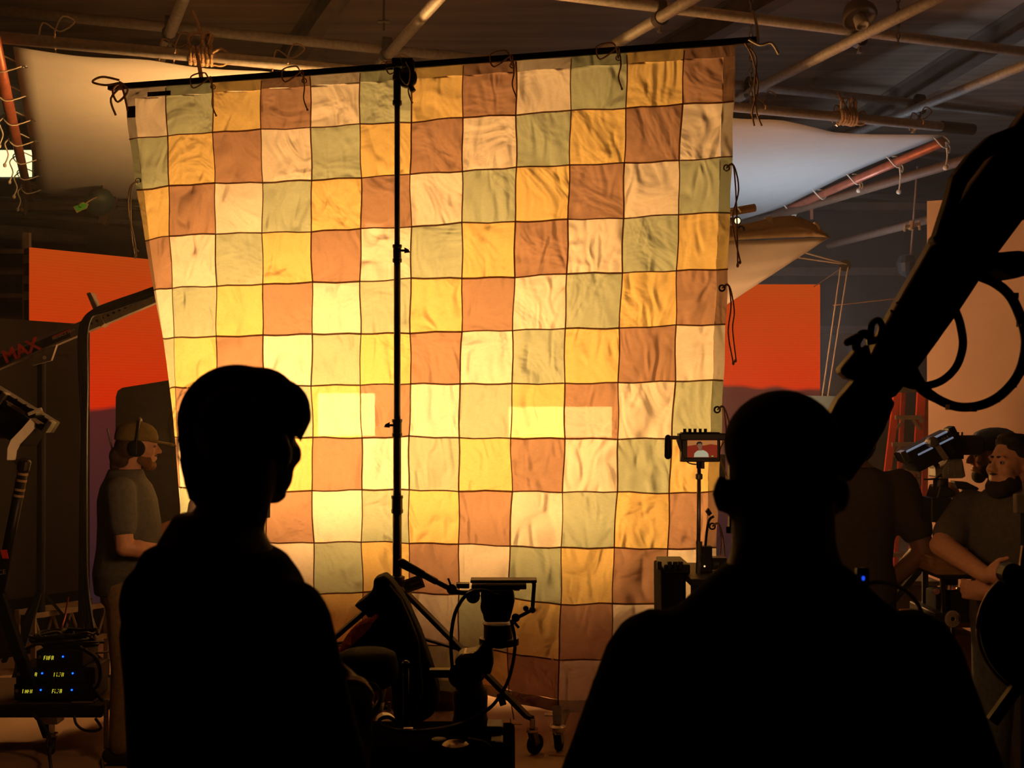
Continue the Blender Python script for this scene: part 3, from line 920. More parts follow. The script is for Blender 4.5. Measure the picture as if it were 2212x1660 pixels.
QW = (QTR - QTL).length; QH = 3.56
def Q(u, v):
    s = u / QW; t = v / QH
    s = .45 + (s - .45) * (1 - .065 * t)
    p = QTL.lerp(QTR, s)
    p.z -= v
    f = max(0., min(1., v / 2.5)) ** 1.25
    e = max(0., (.36 - u) / .36)
    p.x += .30 * e * e * f; p.y += .26 * e * f
    e2 = max(0., (u - QW + .3) / .3)
    p.y += .06 * e2 * t
    # long soft folds that open towards the foot
    p.y += .020 * t * math.sin(5.1 * u + .8) + .030 * t * t * math.sin(8.5 * u + 1.1 * t)
    p.y += .007 * max(0, s - .45) * 2 * t * math.sin(38 * u + 5 * t + 1.5 * math.sin(4 * t)) + .003 * math.sin(17 * u + 9 * v)
    p.y -= .03 * math.sin(PI * t)
    # the foot hangs in a shallow scallop
    p.z -= .05 * t ** 6 * math.sin(3.2 * (u - .4))
    return p
random.seed(21)
us = [.0] + [.275 + .3045 * k for k in range(11)] + [QW]
vs_ = [.0] + [.305 + .2985 * k for k in range(11)] + [QH]
JIT = {(i, j): (random.uniform(-.007, .007) if 0 < i < 12 else 0, random.uniform(-.007, .007) if 0 < j < 12 else 0) for i in range(13) for j in range(13)}
def node(i, j, fu, fv):
    """point inside patch (i, j) at fractions fu, fv with jittered corners and wobbling seams"""
    def c(a, b): return V((us[a] + JIT[(a, b)][0], vs_[b] + JIT[(a, b)][1], 0))
    p = c(i, j).lerp(c(i + 1, j), fu).lerp(c(i, j + 1).lerp(c(i + 1, j + 1), fu), fv)
    return p.x, p.y
def wob(u, v):
    return .0030 * math.sin(31 * u + 17 * v), .0030 * math.sin(27 * v + 23 * u + 1)
QUILT = thing('patchwork_backdrop', 'tall translucent patchwork cloth of cream, sage, mustard and clay squares', 'cloth', Q(QW / 2, QH))
HEM = .062
NP = 8
for j in range(12):
    for i in range(12):
        b = B()
        for a in range(NP + 1):
            for c in range(NP + 1):
                u, v = node(i, j, c / NP, a / NP)
                if i == 0: u = max(u, HEM)
                if i == 11: u = min(u, QW - HEM)
                if j == 0: v = max(v, HEM)
                if j == 11: v = min(v, QH - HEM)
                du, dv = wob(u, v)
                b.v.append(Q(u + du, v + dv))
        for a in range(NP):
            for c in range(NP):
                k = a * (NP + 1) + c
                b.f.append([k, k + 1, k + NP + 2, k + NP + 1])
        b.build('patch', PM[(i + j) % 4], QUILT, smooth=True)
def strip(u0, v0, u1, v1, n, wd, m, name, off=.004, lab=None):
    """flat band of cloth following the drape"""
    b = B()
    du, dv = u1 - u0, v1 - v0
    l = math.hypot(du, dv); nu, nv = -dv / l * wd / 2, du / l * wd / 2
    for k in range(n + 1):
        u, v = u0 + du * k / n, v0 + dv * k / n
        a, c = wob(u, v)
        for s in (-1, 1):
            b.v.append(Q(u + a + s * nu, v + c + s * nv) + V((0, -off, 0)))
    for k in range(n):
        b.f.append([2 * k, 2 * k + 1, 2 * k + 3, 2 * k + 2])
    return b.build(name, m, QUILT, smooth=True)
# seams between the squares
for j in range(12):
    for i in range(12):
        if j < 11:
            a, c = node(i, j, 0, 1), node(i, j, 1, 1)
            strip(a[0], a[1], c[0], c[1], 4, random.uniform(.007, .011), M_seam, 'seam')
        if i < 11:
            a, c = node(i, j, 1, 0), node(i, j, 1, 1)
            strip(a[0], max(a[1], .01), c[0], min(c[1], QH - .01), 4, random.uniform(.006, .010), M_seam, 'seam')
# doubled hems all round
for i in range(12):
    strip(us[i], HEM / 2, us[i + 1], HEM / 2, 5, HEM, HM[i % 4], 'hem', 0)
    strip(us[i], QH - HEM / 2, us[i + 1], QH - HEM / 2, 5, HEM, HM[(i + 11) % 4], 'hem', 0)
for j in range(12):
    a, c = max(vs_[j], HEM), min(vs_[j + 1], QH - HEM)
    strip(HEM / 2, a, HEM / 2, c, 5, HEM, HM[j % 4], 'hem', 0)
    strip(QW - HEM / 2, a, QW - HEM / 2, c, 5, HEM, HM[(11 + j) % 4], 'hem', 0)
# grommets and hanging ties
def hang(p, L, m, sway=.03, two=True):
    b = B(); x = V((1, 0, 0))
    k = random.uniform(-1, 1)
    b.tube([p, p + x * .03 + V((0, -.02, .015)), p + x * .045 + V((0, -.015, -.10)), p + x * (.05 + sway * k) + V((0, -.01, -L * .6)), p + x * .06 + V((0, 0, -L))], .0045, 5, 5)
    if two:
        b.tube([p, p + x * .035 + V((0, -.02, .008)), p + x * .062 + V((0, -.015, -.12)), p + x * (.035 - sway * k) + V((0, -.01, -L * .55)), p + x * .075 + V((0, 0, -L * .97))], .0045, 5, 5)
    b.ell(p + x * .06 + V((0, 0, -L)), (.008, .008, .012))
    b.ell(p + x * .072 + V((0, 0, -L * .97)), (.008, .008, .010))
    return b.build('tie', m, QUILT)
for k, (v, L) in enumerate(((.66, .52), (1.30, .40), (1.95, .42), (2.58, .50))):
    p = Q(QW - .03, v) + V((0, -.006, 0))
    B().torus(p, (.2, -1, 0), .016, .005).build('grommet', M_black if k else M_chrome, QUILT)
    hang(p, L, M_cord)
p = Q(.03, .55) + V((0, -.006, 0))
B().torus(p, (.2, -1, 0), .014, .005).build('grommet', M_chrome, QUILT)
b = B()
for s in (0, .012):
    b.tube([p, p + V((-.03 - s, -.03, -.05)), p + V((-.035 - s, -.03, -.2)), p + V((-.03 + s, -.03, -.33)), p + V((-.01 + s, -.03, -.46))], .0042, 5, 5)
b.ell(p + V((-.01, -.03, -.46)), (.009, .009, .014)); b.tube([p + V((-.02, -.03, -.40)), p + V((.012, -.03, -.43))], .005, 5, 1)
b.build('tie', M_white_cord, QUILT)
for (u, v) in ((1.24, QH - .03), (2.42, QH - .03), (.5, QH - .03), (3.1, QH - .03)):
    p = Q(u, v) + V((0, -.006, 0))
    B().torus(p, (.2, -1, 0), .017, .006).build('grommet', M_white_cord, QUILT)
    B().tube([p, p + V((.01, -.03, -.06)), p + V((.02, -.04, -.12))], .004, 5, 4).build('tie', M_cord, QUILT)
for u in (.58, 1.15, 1.78, 2.38, 2.97):
    p = Q(u, .03) + V((0, -.006, 0))
    B().torus(p, (.2, -1, 0), .013, .004).build('grommet', M_chrome, QUILT)
    B().tube([p, p + V((-.02, -.05, .05)), p + V((-.05, -.03, .075)), p + V((-.12, -.035, .05)), p + V((-.10, -.045, -.02)), p + V((0, -.045, .05))], .0045, 5, 5).build('bow', M_cord, QUILT)
    B().tube([p + V((0, -.04, .04)), p + V((.01, -.05, -.05)), p + V((.0, -.02, -.11)), p + V((.02, -.01, -.17))], .0045, 5, 5).ell(p + V((.02, -.01, -.17)), .007).build('tie', M_cord, QUILT)
# sewn-on size tags
M_tag = mat('black_woven_tag', (.025, .024, .022), .8)
M_print = mat('tag_print', (.42, .33, .2), .8)
dq = (QTR - QTL).normalized(); nq = V((dq.y, -dq.x, 0))
a = Q(.16, .045); o_ = B().obox(a + nq * .004 + dq * .07, dq * .075, nq * .002, V((0, 0, .013))).build('tag', M_tag, QUILT)
text_part('12x12', 'print', M_print, o_, a + nq * .008 + dq * .005 + V((0, 0, -.008)), dq, (0, 0, 1), .024, .0006)
a = Q(.032, .14); o_ = B().obox(a + nq * .004 + V((.004, 0, 0)), dq * .026, nq * .002, V((0, 0, .034))).build('tag', M_tag, QUILT)
text_part('12', 'print', M_print, o_, a + nq * .008 + V((.022, 0, -.024)), (0, 0, 1), -dq, .045, .0006)

# ================================================================= hanging bar
d = dq
bar_a, bar_b = QTL - d * .10 + V((0, 0, .014)), QTR + d * .12 + V((0, 0, .014))
r = thing('hanging_bar', 'long black square bar carrying the patchwork cloth', 'bar', (bar_a + bar_b) / 2)
B().bar(bar_a, bar_b, .03, .034).build('bar', M_black, r, bevel=.002)
B().bar(bar_a - d * .002, bar_a + d * .06, .026, .028).build('end_plug', M_steel, r)
b = B()
p = bar_a + d * .08
b.tube([p + V((0, -.03, .03)), p + V((-.10, -.03, .05)), p + V((-.16, -.03, .02)), p + V((-.08, -.03, 0)), p + V((.02, -.03, .01)), p + V((-.05, -.03, -.08)), p + V((-.02, -.03, -.18))], .007, 5, 5)
b.tube([p + V((0, -.03, .02)), p + V((.05, -.03, -.03)), p + V((-.01, -.03, -.10)), p + V((-.04, -.03, -.03)), p + V((.01, -.03, .0)), p + V((.05, -.03, -.15))], .007, 5, 5)
b.build('corner_knot', M_cord, r)
p = bar_b - d * .06
B().tube([p + V((0, -.03, 0)), p + V((.06, -.03, -.03)), p + V((.12, -.03, -.02)), p + V((.16, -.03, -.08))], .008, 5, 5).tube([p + V((.05, -.03, -.02)), p + V((.04, -.03, .08)), p + V((.02, -.03, .15))], .008, 5, 4).build('corner_knot', M_white_cord, r)
b = B()
for s in (0, .02):
    b.tube([p + V((-.02, -.03, -.02)), p + V((.02 + s, -.03, -.10)), p + V((.05 - s, -.03, -.25)), p + V((.02 + s, -.03, -.38)), p + V((.03 + s * 2, -.03, -.46))], .005, 5, 5)
b.build('loose_cord', M_cord, r)

# ================================================================= tall combo stand in front of the cloth
SX = P(858, 1, 6.25).x; SY = 6.25
def sz(py): return CZ + (HY - py) / F * SY
M_stand = mat('dark_stand_steel', (.035, .030, .026), .35, .55, var=.1)
r = thing('combo_stand', 'tall black combo stand holding the hanging bar in front of the patchwork', 'stand', (SX, SY, 0))
B().cyl((SX, SY, sz(560)), (SX, SY, sz(195)), .0155, n=14).build('upper_tube', M_stand, r, smooth=True)
B().cyl((SX, SY, sz(930)), (SX, SY, sz(560)), .0185, n=14).build('middle_tube', M_stand, r, smooth=True)
B().cyl((SX, SY, sz(1090)), (SX, SY, sz(920)), .022, n=14).build('lower_tube', M_stand, r, smooth=True)
B().cyl((SX, SY, .52), (SX, SY, sz(1080)), .025, n=14).build('base_tube', M_stand, r, smooth=True)
for py, rr, s in ((548, .023, 1), (925, .026, -1), (1090, .030, -1)):
    B().lathe([(rr, -.05), (rr + .003, -.045), (rr + .003, -.03), (rr, -.025), (rr, .03), (rr + .003, .034), (rr + .003, .048), (rr - .004, .05)], (SX, SY, sz(py)), (0, 0, 1), 16).build('collar', M_stand, r)
    if py != 1090:
        c = V((SX + s * .028, SY - .012, sz(py) + .015))
        B().cyl(c - V((s * .01, 0, 0)), c + V((s * .012, 0, 0)), .007, n=8).prism([c + V((s * .012, 0, .018)), c + V((s * .036, 0, .006)), c + V((s * .044, 0, -.010)), c + V((s * .012, 0, -.014))], (0, .008, 0)).build('wing_knob', M_black, r, bevel=.002)
# head: grip sleeve, disc clamp and bracket
B().lathe([(.022, -.135), (.026, -.13), (.026, -.11), (.021, -.105), (.021, .0), (.026, .005), (.026, .03), (.02, .035), (.02, .07)], (SX, SY, sz(175)), (0, 0, 1), 16).build('grip_sleeve', M_stand, r)
c = V((SX + .055, SY + .0, sz(168)))
B().lathe([(.045, -.02), (.055, -.015), (.055, .012), (.045, .02), (.02, .03)], c, (.1, -1, 0), 22).build('disc_clamp', M_black, r, smooth=False)
B().box((SX + .03, SY + .01, sz(136)), (.115, .07, .045)).box((SX + .075, SY + .01, sz(155)), (.04, .05, .12)).build('bracket', M_black, r, bevel=.004)
B().cyl((SX - .06, SY - .02, sz(147)), (SX - .01, SY - .02, sz(143)), .012, n=8).build('handle', M_black, r)
B().cyl((SX + .09, SY, sz(198)), (SX + .07, SY, sz(185)), .016, n=8).build('knob', M_black, r)
B().tube([(SX + .02, SY - .06, sz(130)), (SX + .035, SY - .05, sz(150)), (SX + .02, SY - .045, sz(170)), (SX + .06, SY - .06, sz(190)), (SX + .075, SY - .06, sz(165)), (SX + .05, SY - .05, sz(140))], .004, 5, 5).build('safety_wire', M_steel, r)
# legs with casters
B().lathe([(.03, -.05), (.042, -.045), (.042, .03), (.03, .035)], (SX, SY, sz(1258)), (0, 0, 1), 16).build('leg_collar', M_stand, r)
b = B(); b.tube([(SX - .04, SY - .04, sz(1245)), (SX - .06, SY - .05, sz(1252)), (SX - .04, SY - .05, sz(1262))], .006, 6, 4); b.build('pull_ring', M_steel, r)
def caster(root, c, rad=.05, ang=0., m=M_rubber):
    """swivel caster: stem, fork and wheel standing on the floor at c"""
    c = V(c)
    f = V((math.cos(ang), math.sin(ang), 0)); s = V((-f.y, f.x, 0))
    w = B().lathe([(rad * .45, -.014), (rad * .9, -.014), (rad, -.009), (rad, .009), (rad * .9, .014), (rad * .45, .014)], c + V((0, 0, rad)) + f * .02, s, 20).build('wheel', m, root)
    ORG[w.name] = ORG[root.name]
    b = B()
    for t in (-1, 1):
        b.bar(c + V((0, 0, rad)) + f * .02 + s * t * .02, c + V((0, 0, rad * 2.25)) + s * t * .02, .004, .03, up=f)
    b.bar(c + V((0, 0, rad * 2.25)) - s * .022, c + V((0, 0, rad * 2.25)) + s * .022, .045, .006)
    b.build('fork', M_steel, root)
    B().cyl(c + V((0, 0, rad * 2.25)), c + V((0, 0, rad * 2.25 + .07)), .014, n=10).cyl(c + V((0, 0, rad * 2.3)), c + V((0, 0, rad * 2.3 + .012)), .03, n=12).build('stem', M_chrome, root)
pts = [V((P(1150, 1, 5.75).x, 5.75, 0)), V((SX - .75, 5.95, 0)), V((SX + .15, 7.1, 0))]
for k, e in enumerate(pts):
    hub = V((SX, SY, sz(1262)))
    tip = e + V((0, 0, .19)) + (V((SX, SY, 0)) - e).normalized() * .03
    B().bar(hub, tip, .032, .026).build('leg', M_stand, r, bevel=.003)
    B().bar(V((SX, SY, .53)), hub.lerp(tip, .52), .022, .012).build('brace', M_stand, r)
    B().bar(tip, e + V((0, 0, .185)), .03, .02).build('leg_tip', M_stand, r)
    caster(r, e, .052, .8 + k)
    if k == 0:
        c = hub.lerp(tip, .80) + V((0, -.03, -.02))
        B().bar(c, c + V((.02, 0, -.06)), .02, .035).build('brake_lever', M_black, r, bevel=.004)
# printed label plate hanging from the collar
c = P(893, 1262, 6.12)
t_ = B().obox(c, V((.052, 0, .018)), V((0, .003, 0)), V((-.012, 0, .034))).build('label_plate', mat('tan_label', (.42, .36, .24), .7), r)
B().obox(c + V((0, -.006, .002)), V((.040, 0, .0138)), V((0, .002, 0)), V((-.0075, 0, .021))).build('label_print', mat('label_ink', (.09, .07, .045), .7), t_)
B().obox(c + V((.008, -.009, .004)), V((.026, 0, .009)), V((0, .002, 0)), V((-.002, 0, .0045))).build('label_line', mat('tan_label', (.42, .36, .24), .7), t_)

# caster stand whose foot shows under the cloth
cc = V((P(1205, 1, 5.80).x, 5.80, 0))
r = thing('rolling_base', 'silver bracketed caster foot poking out under the patchwork', 'stand', cc)
caster(r, cc, .042, 1.2)
B().bar(cc + V((0, .02, .115)), cc + V((-.005, .04, .225)), .045, .016, up=(0, 1, 0)).build('bracket', mat('satin_aluminium', (.55, .5, .45), .45, .5), r)
B().lathe([(.03, 0), (.042, .01), (.042, .03), (.03, .04)], cc + V((0, 0, .100)), (0, 0, 1), 16).build('lock_ring', M_chrome, r)
B().bar(cc + V((0, .03, .085)), cc + V((.2, 1.3, .085)), .03, .03).build('beam', M_steel, r)
e = cc + V((.2, 1.3, 0)); B().cyl(e + V((0, 0, 0)), e + V((0, 0, .4)), .03).build('post', M_steel, r)

# boots of someone standing behind the cloth
M_boot = mat('brown_boot_leather', (.13, .06, .035), .5, scale=30)
def boot(c, yaw, label):
    c = V(c); R_ = Matrix.Rotation(yaw, 3, 'Z')
    r = thing('leather_boot', label, 'boot', c, 'boots behind the patchwork')
    b = B()
    def q(x, y, z): return c + R_ @ V((x, y, z))
    b.cone(q(-.04, 0, .06), q(.12, 0, .05), .048, .042).cone(q(-.05, 0, .06), q(-.05, 0, .2), .045, .052).cone(q(.0, 0, .1), q(.1, 0, .06), .042, .038)
    b.build('upper', M_boot, r, remesh=.009, relax=3)
    b = B(); b.loft([[q(x, y, z) for x, y in ((-.10, -.035), (.0, -.032), (.1, -.045), (.155, -.03), (.165, 0), (.155, .03), (.1, .045), (0, .032), (-.10, .035))] for z in (0, .025)]).build('sole', mat('dark_sole', (.05, .03, .02), .7), r)
    b = B(); b.cone(q(-.05, 0, .2), q(-.05, 0, .36), .058, .062).build('trouser_cuff', mat('dark_cuff', (.05, .04, .03), .85), r, smooth=True)
    b = B()
    for k in range(4):
        b.tube([q(.0 + .025 * k, -.03, .15 - .025 * k), q(.02 + .025 * k, 0, .165 - .028 * k), q(.0 + .025 * k, .03, .15 - .025 * k)], .004, 5, 3)
    b.build('laces', M_matte, r)
boot(V((P(955, 1, 6.62).x, 6.62, 0)), .15, 'brown leather boot under the cloth, right of the black drape')
boot(V((P(838, 1, 6.66).x, 6.66, 0)), .35, 'brown leather boot partly hidden by the black drape')

# black cloth draped on the stand
out = [(806, 1252), (830, 1243), (842, 1254), (866, 1285), (884, 1318), (908, 1372), (932, 1442), (946, 1492), (948, 1524), (934, 1548), (905, 1566), (884, 1590), (862, 1600), (850, 1560), (846, 1500), (838, 1450), (815, 1440), (762, 1450), (722, 1425), (744, 1382), (799, 1338), (764, 1310), (796, 1285), (806, 1274)]
r = thing('black_drape', 'heavy black cloth draped in points over the stand legs', 'drape', P(860, 1500, 5.9))
b = B(); b.prism([P(x, y, 5.88) for x, y in out], (0, .16, 0)).build('cloth', mat('black_duvetyne', (.0065, .006, .0055), .95, scale=30, var=.3, bump=.3), r, remesh=.014, relax=5)
b = B(); b.prism([P(x, y, 5.84) for x, y in ((838, 1262), (868, 1296), (905, 1385), (915, 1500), (895, 1545), (868, 1480), (850, 1380))], (0, .06, 0)).build('fold', mat('black_duvetyne', (.02, .02, .02)), r, remesh=.014, relax=6)
pts = [P(803, 1338, 5.86), P(790, 1350, 5.84), P(770, 1368, 5.84), P(748, 1392, 5.84), P(732, 1410, 5.84)]
r = thing('orange_sash', 'orange cloth sash slung along the black drape', 'cloth', P(765, 1375, 5.84))  # a sash of orange cloth lying along the drape
b = B(); b.tube(pts, lambda t: .012 + .022 * math.sin(PI * min(1, t * 1.1)), 8, 6).tube([p + V((.03, -.012, .02)) for p in pts], .012, 6, 6).build('wrap', mat('orange_cloth', (.42, .10, .025), .85, scale=40, var=.35, bump=.5), r, smooth=True)

# floor tape marks
for px, py, l, m in ((1185, 1545, 'small white tape mark on the floor under the cloth', mat('white_tape', (.85, .8, .7), .7)), (1100, 1565, 'yellow tape strip on the floor beside the stand leg', mat('yellow_tape', (.55, .36, .04), .7)), (1215, 1632, 'faded yellow tape strip on the floor near the caster foot', mat('yellow_tape', (.55, .36, .04), .7))):
    Y = CZ * F / (py - HY); p = P(px, py, Y)
    b = B(); b.box((p.x, p.y, .003), (.05 if px == 1185 else .14, .06 if px == 1185 else .035, .004)).build('tape_mark', m)
    tag(bpy.data.objects[-1] if False else COL.objects[-1], l, 'tape')

# ================================================================= boom arm with lettering, left
M_arm = mat('grey_boom_arm', (.30, .27, .24), .5, .3)
M_armblk = mat('boom_sticker_black', (.012, .011, .011), .6)
M_red = mat('boom_red', (.92, .07, .035), .55)
YA = 7.55
r = thing('boom_arm', 'grey boom arm with red lettering crossing the left orange screen', 'boom arm', P(88, 1475, YA))
b = B()
b.prism([P(x, y, YA) for x, y in ((-90, 806), (-90, 834), (176, 722), (370, 640), (370, 612), (150, 704))], (0, .06, 0)).build('beam', M_arm, r, bevel=.004)
b = B()
b.prism([P(x, y, YA - .006) for x, y in ((-60, 801), (-60, 815), (4, 791), (152, 727), (147, 711), (0, 772))], (0, .005, 0)).build('sticker', M_armblk, r)
u = (P(152, 722, YA) - P(2, 785, YA)).normalized(); up = V((0, -1, 0)).cross(u); up = -up if up.z < 0 else up
text_part('MAX', 'lettering', M_red, r, P(12, 785, YA - .009), u, up, .118, .001, bold=.004)
text_part('MENACE ARM', 'lettering', mat('boom_white', (.62, .55, .45), .6), r, P(114, 735, YA - .009), u, up, .026, .001, bold=.0006)
b = B(); b.prism([P(x, y, YA - .01) for x, y in ((113, 727), (150, 711), (150, 715), (113, 731))], (0, .003, 0)).build('stripe', M_red, r)
# holes along the bar
b = B()
for k in range(12):
    t = k / 11
    c = P(197 + (330 - 197) * t, 699 + (636 - 699) * t, YA - .002)
    b.cyl(c, c + V((0, .01, 0)), .009, n=10)
b.build('holes', M_matte, r)
b = B(); b.prism([P(x, y, YA - .012) for x, y in ((186, 634), (195, 631), (226, 700), (217, 707))], (0, .09, 0)).build('cross_clamp', mat('bare_clamp', (.42, .33, .24), .45, .5), r, bevel=.004)
b = B(); b.prism([P(x, y, YA + .01) for x, y in ((66, 760), (122, 744), (110, 779), (92, 784), (70, 790))], (0, .03, 0)).build('gusset', M_arm, r)
b = B(); b.cyl(P(96, 773, YA - .005), P(96, 773, YA + .05), .013).build('bolt', M_steel, r)
e = P(88, 1, YA + .06)
B().cyl((e.x, e.y, .35), P(90, 772, YA + .06), .028).build('post', M_matte, r)
for k in range(3):
    a = k * 2 * PI / 3 + .5
    B().bar((e.x, e.y, .55), (e.x + .4 * math.cos(a), e.y + .4 * math.sin(a), .015), .03, .02).build('leg', M_matte, r)
# cable bundle over the arm
M_cable = mat('black_cable', (.015, .014, .013), .5)
r = thing('cable_bundle', 'bundle of black cables draped over the boom arm to the floor', 'cables', P(182, 1400, 7.35))
for k in range(5):
    o_ = (k - 2) * 4
    w1 = random.uniform(-4, 4)
    pts = [P(360, 612 + k * 4, 7.5), P(300, 634 + k * 4, 7.5), P(245, 653 + k * 4, 7.46), P(208, 668 + k * 3, 7.43), P(188 + o_ * .8, 690, 7.40), P(179 + o_, 730, 7.38), P(180 + o_ * 1.3 + w1, 830, 7.36), P(182 + o_ * .5, 930, 7.36), P(180 + o_ * .7, 1100, 7.36), P(181 + o_ * .5 - w1, 1250, 7.36), P(186 + o_ * 2.0, 1360, 7.3), P(190 + o_ * 4.5, 1455, 7.1)]
    pts.append(V((pts[-1].x + .1 * k, 6.9, .03)))
    B().tube(pts, .011, 6, 5).build('cable', M_cable, r, smooth=True)

# ================================================================= panel light on its yoke, far left
YL = 5.4
r = thing('panel_light', 'tilted black panel light with cream yoke at the left edge', 'light', P(33, 1000, YL))
d = (P(122, 912, YL) - P(18, 848, YL)); L_ = d.length; d.normalize(); nrm = V((-d.z, 0, d.x))  # up-right normal
nrm = nrm if nrm.z > 0 else -nrm
c0 = P(70, 880, YL)
M_edge = mat('warm_grey_edge', (.55, .47, .37), .45, .2)
B().obox(c0 - nrm * .035 + V((0, .01, 0)) - d * .06, d * (L_ / 2 + .06), V((0, .045, 0)), nrm * .032).build('housing', M_black, r, bevel=.006)
B().obox(c0 - nrm * .035 + V((0, -.045, 0)) - d * .0, d * (L_ / 2 - .03), V((0, .006, 0)), nrm * .008).build('side_rail', M_edge, r)
for s in (-1, 1):
    B().obox(c0 + d * s * (L_ / 2 - .008) - nrm * .03 + V((0, -.03, 0)), d * .012, V((0, .03, 0)), nrm * .03).build('corner_guard', M_steel, r, bevel=.004)
    B().cyl(c0 + d * s * (L_ / 2 - .03) - nrm * .045 + V((0, -.055, 0)), c0 + d * s * (L_ / 2 - .03) - nrm * .045 + V((0, -.02, 0)), .016).build('corner_bolt', M_black, r)
for k in range(4):
    B().cyl(c0 + d * (-.07 + k * .05) - nrm * .0 + V((0, -.046, 0)), c0 + d * (-.07 + k * .05) + V((0, -.03, 0)), .004, n=6).build('screw', M_matte, r)
B().obox(c0 - nrm * .13 + V((0, .10, 0)) - d * .09, d * .14, V((0, .10, 0)), nrm * .065).build('power_box', M_matte, r, bevel=.01)
B().prism([P(x, y, YL + .03) for x, y in ((-40, 905), (0, 893), (36, 921), (33, 948), (-40, 950))], (0, .2, 0)).build('control_panel', mat('panel_grey', (.30, .24, .17), .5), r, bevel=.004)
B().prism([P(x, y, YL + .022) for x, y in ((6, 926), (30, 923), (38, 934), (14, 940))], (0, .004, 0)).build('display', mat('blue_grey_display', (.10, .12, .15), .3), r)
B().prism([P(x, y, YL + .022) for x, y in ((-10, 903), (10, 906), (2, 914), (-10, 914))], (0, .004, 0)).build('button_row', M_matte, r)
b = B()
b.prism([P(x, y, YL - .07) + V((0, (x - 55) / F * YL * 1.0, 0)) for x, y in ((66, 898), (82, 904), (62, 936), (46, 960), (41, 974), (39, 994), (27, 994), (28, 968), (33, 950), (50, 925))], (0, .012, 0)).build('yoke', M_white_metal, r, bevel=.002)
c = P(72, 893, YL - .08)
B().cyl(c + V((0, -.03, 0)), c + V((0, .06, 0)), .024).build('tilt_hub', M_black, r)
B().bar(c + V((-.01, -.035, -.005)), c + V((.055, -.035, .02)), .012, .016).build('tilt_lever', M_white_metal, r, bevel=.003)
# leaning stand with tape bands below it
r = thing('banded_stand', 'leaning black light stand with pale tape bands at the left edge', 'stand', P(-40, 1600, 5.3))
p0, p1 = P(52, 1006, 5.3), P(-4, 1290, 5.3)
dd = (p1 - p0).normalized()
B().cyl(p0, p1, .024, n=14).build('column', M_black, r, smooth=True)
B().lathe([(.02, 0), (.03, .01), (.03, .05), (.024, .06)], p0 - dd * .03, dd, 14).build('cap', M_stand, r)
B().tube([P(33, 994, YL - .064), P(40, 1000, 5.33), p0], .014, 8, 3).build('spigot', M_steel, r)
for t in (.055, .105, .175, .22):
    c = p0.lerp(p1, t); B().cyl(c, c + dd * .011, .0255, n=16).build('tape_band', mat('tan_tape', (.36, .24, .14), .7), r)
c = p0.lerp(p1, .67); B().obox(c + V((.002, -.026, 0)), V((.014, 0, .0)), V((0, .002, 0)), V((-.004, 0, .02))).build('red_sticker', M_red, r)
c = p0.lerp(p1, .81)
text_part('CE', 'print', mat('pale_print', (.35, .30, .24), .6), r, c + V((-.012, -.027, -.01)), (1, 0, .1), (-.1, 0, 1), .032, .0006)
B().bar(p1 + V((0, 0, .02)), P(44, 1425, 5.32), .05, .045).build('leg', M_matte, r, bevel=.004)
B().bar(p1 + V((0, 0, .02)), V((p1.x - .5, 5.3, .03)), .05, .045).build('leg', M_matte, r, bevel=.004)
B().bar(p1 + V((0, 0, .02)), V((p1.x - .05, 6.0, .03)), .05, .045).build('leg', M_matte, r, bevel=.004)

# ================================================================= cart with battery units, bottom left
YC = 5.75
r = thing('equipment_cart', 'low dark equipment cart on a caster at the lower left', 'cart', P(110, 1620, YC))
zt = CZ + (HY - 1514) / F * YC
x0, x1 = P(-150, 1, YC).x, P(232, 1, YC).x
B().box(((x0 + x1) / 2, YC + .22, zt - .03), (x1 - x0, .6, .05)).build('deck', mat('cart_deck', (.06, .035, .02), .7), r, bevel=.004)
B().box(((x0 + x1) / 2, YC - .07, zt - .035), (x1 - x0, .03, .06)).build('edge', M_black, r, bevel=.004)
for xx, yy in ((P(112, 1, YC).x, YC), (x0 + .05, YC), (P(205, 1, YC).x, YC + .45), (x0 + .05, YC + .45)):
    B().box((xx, yy, zt - .085), (.09, .09, .05)).build('caster_plate', M_steel, r)
    caster(r, (xx, yy, 0), (zt - .11 - .07) / 2.25 if zt - .18 > .09 else .04, 2.2)
e = P(229, 1, YC - .06)
B().cyl((e.x, e.y, .05), (e.x, e.y, zt + .02), .012).build('side_post', M_steel, r)
M_unit = mat('unit_black', (.014, .013, .013), .45)
E_blue = emis('blue_led', (.005, .10, 1.0), 3)
E_yel = emis('yellow_display', (.85, .75, .04), .75)
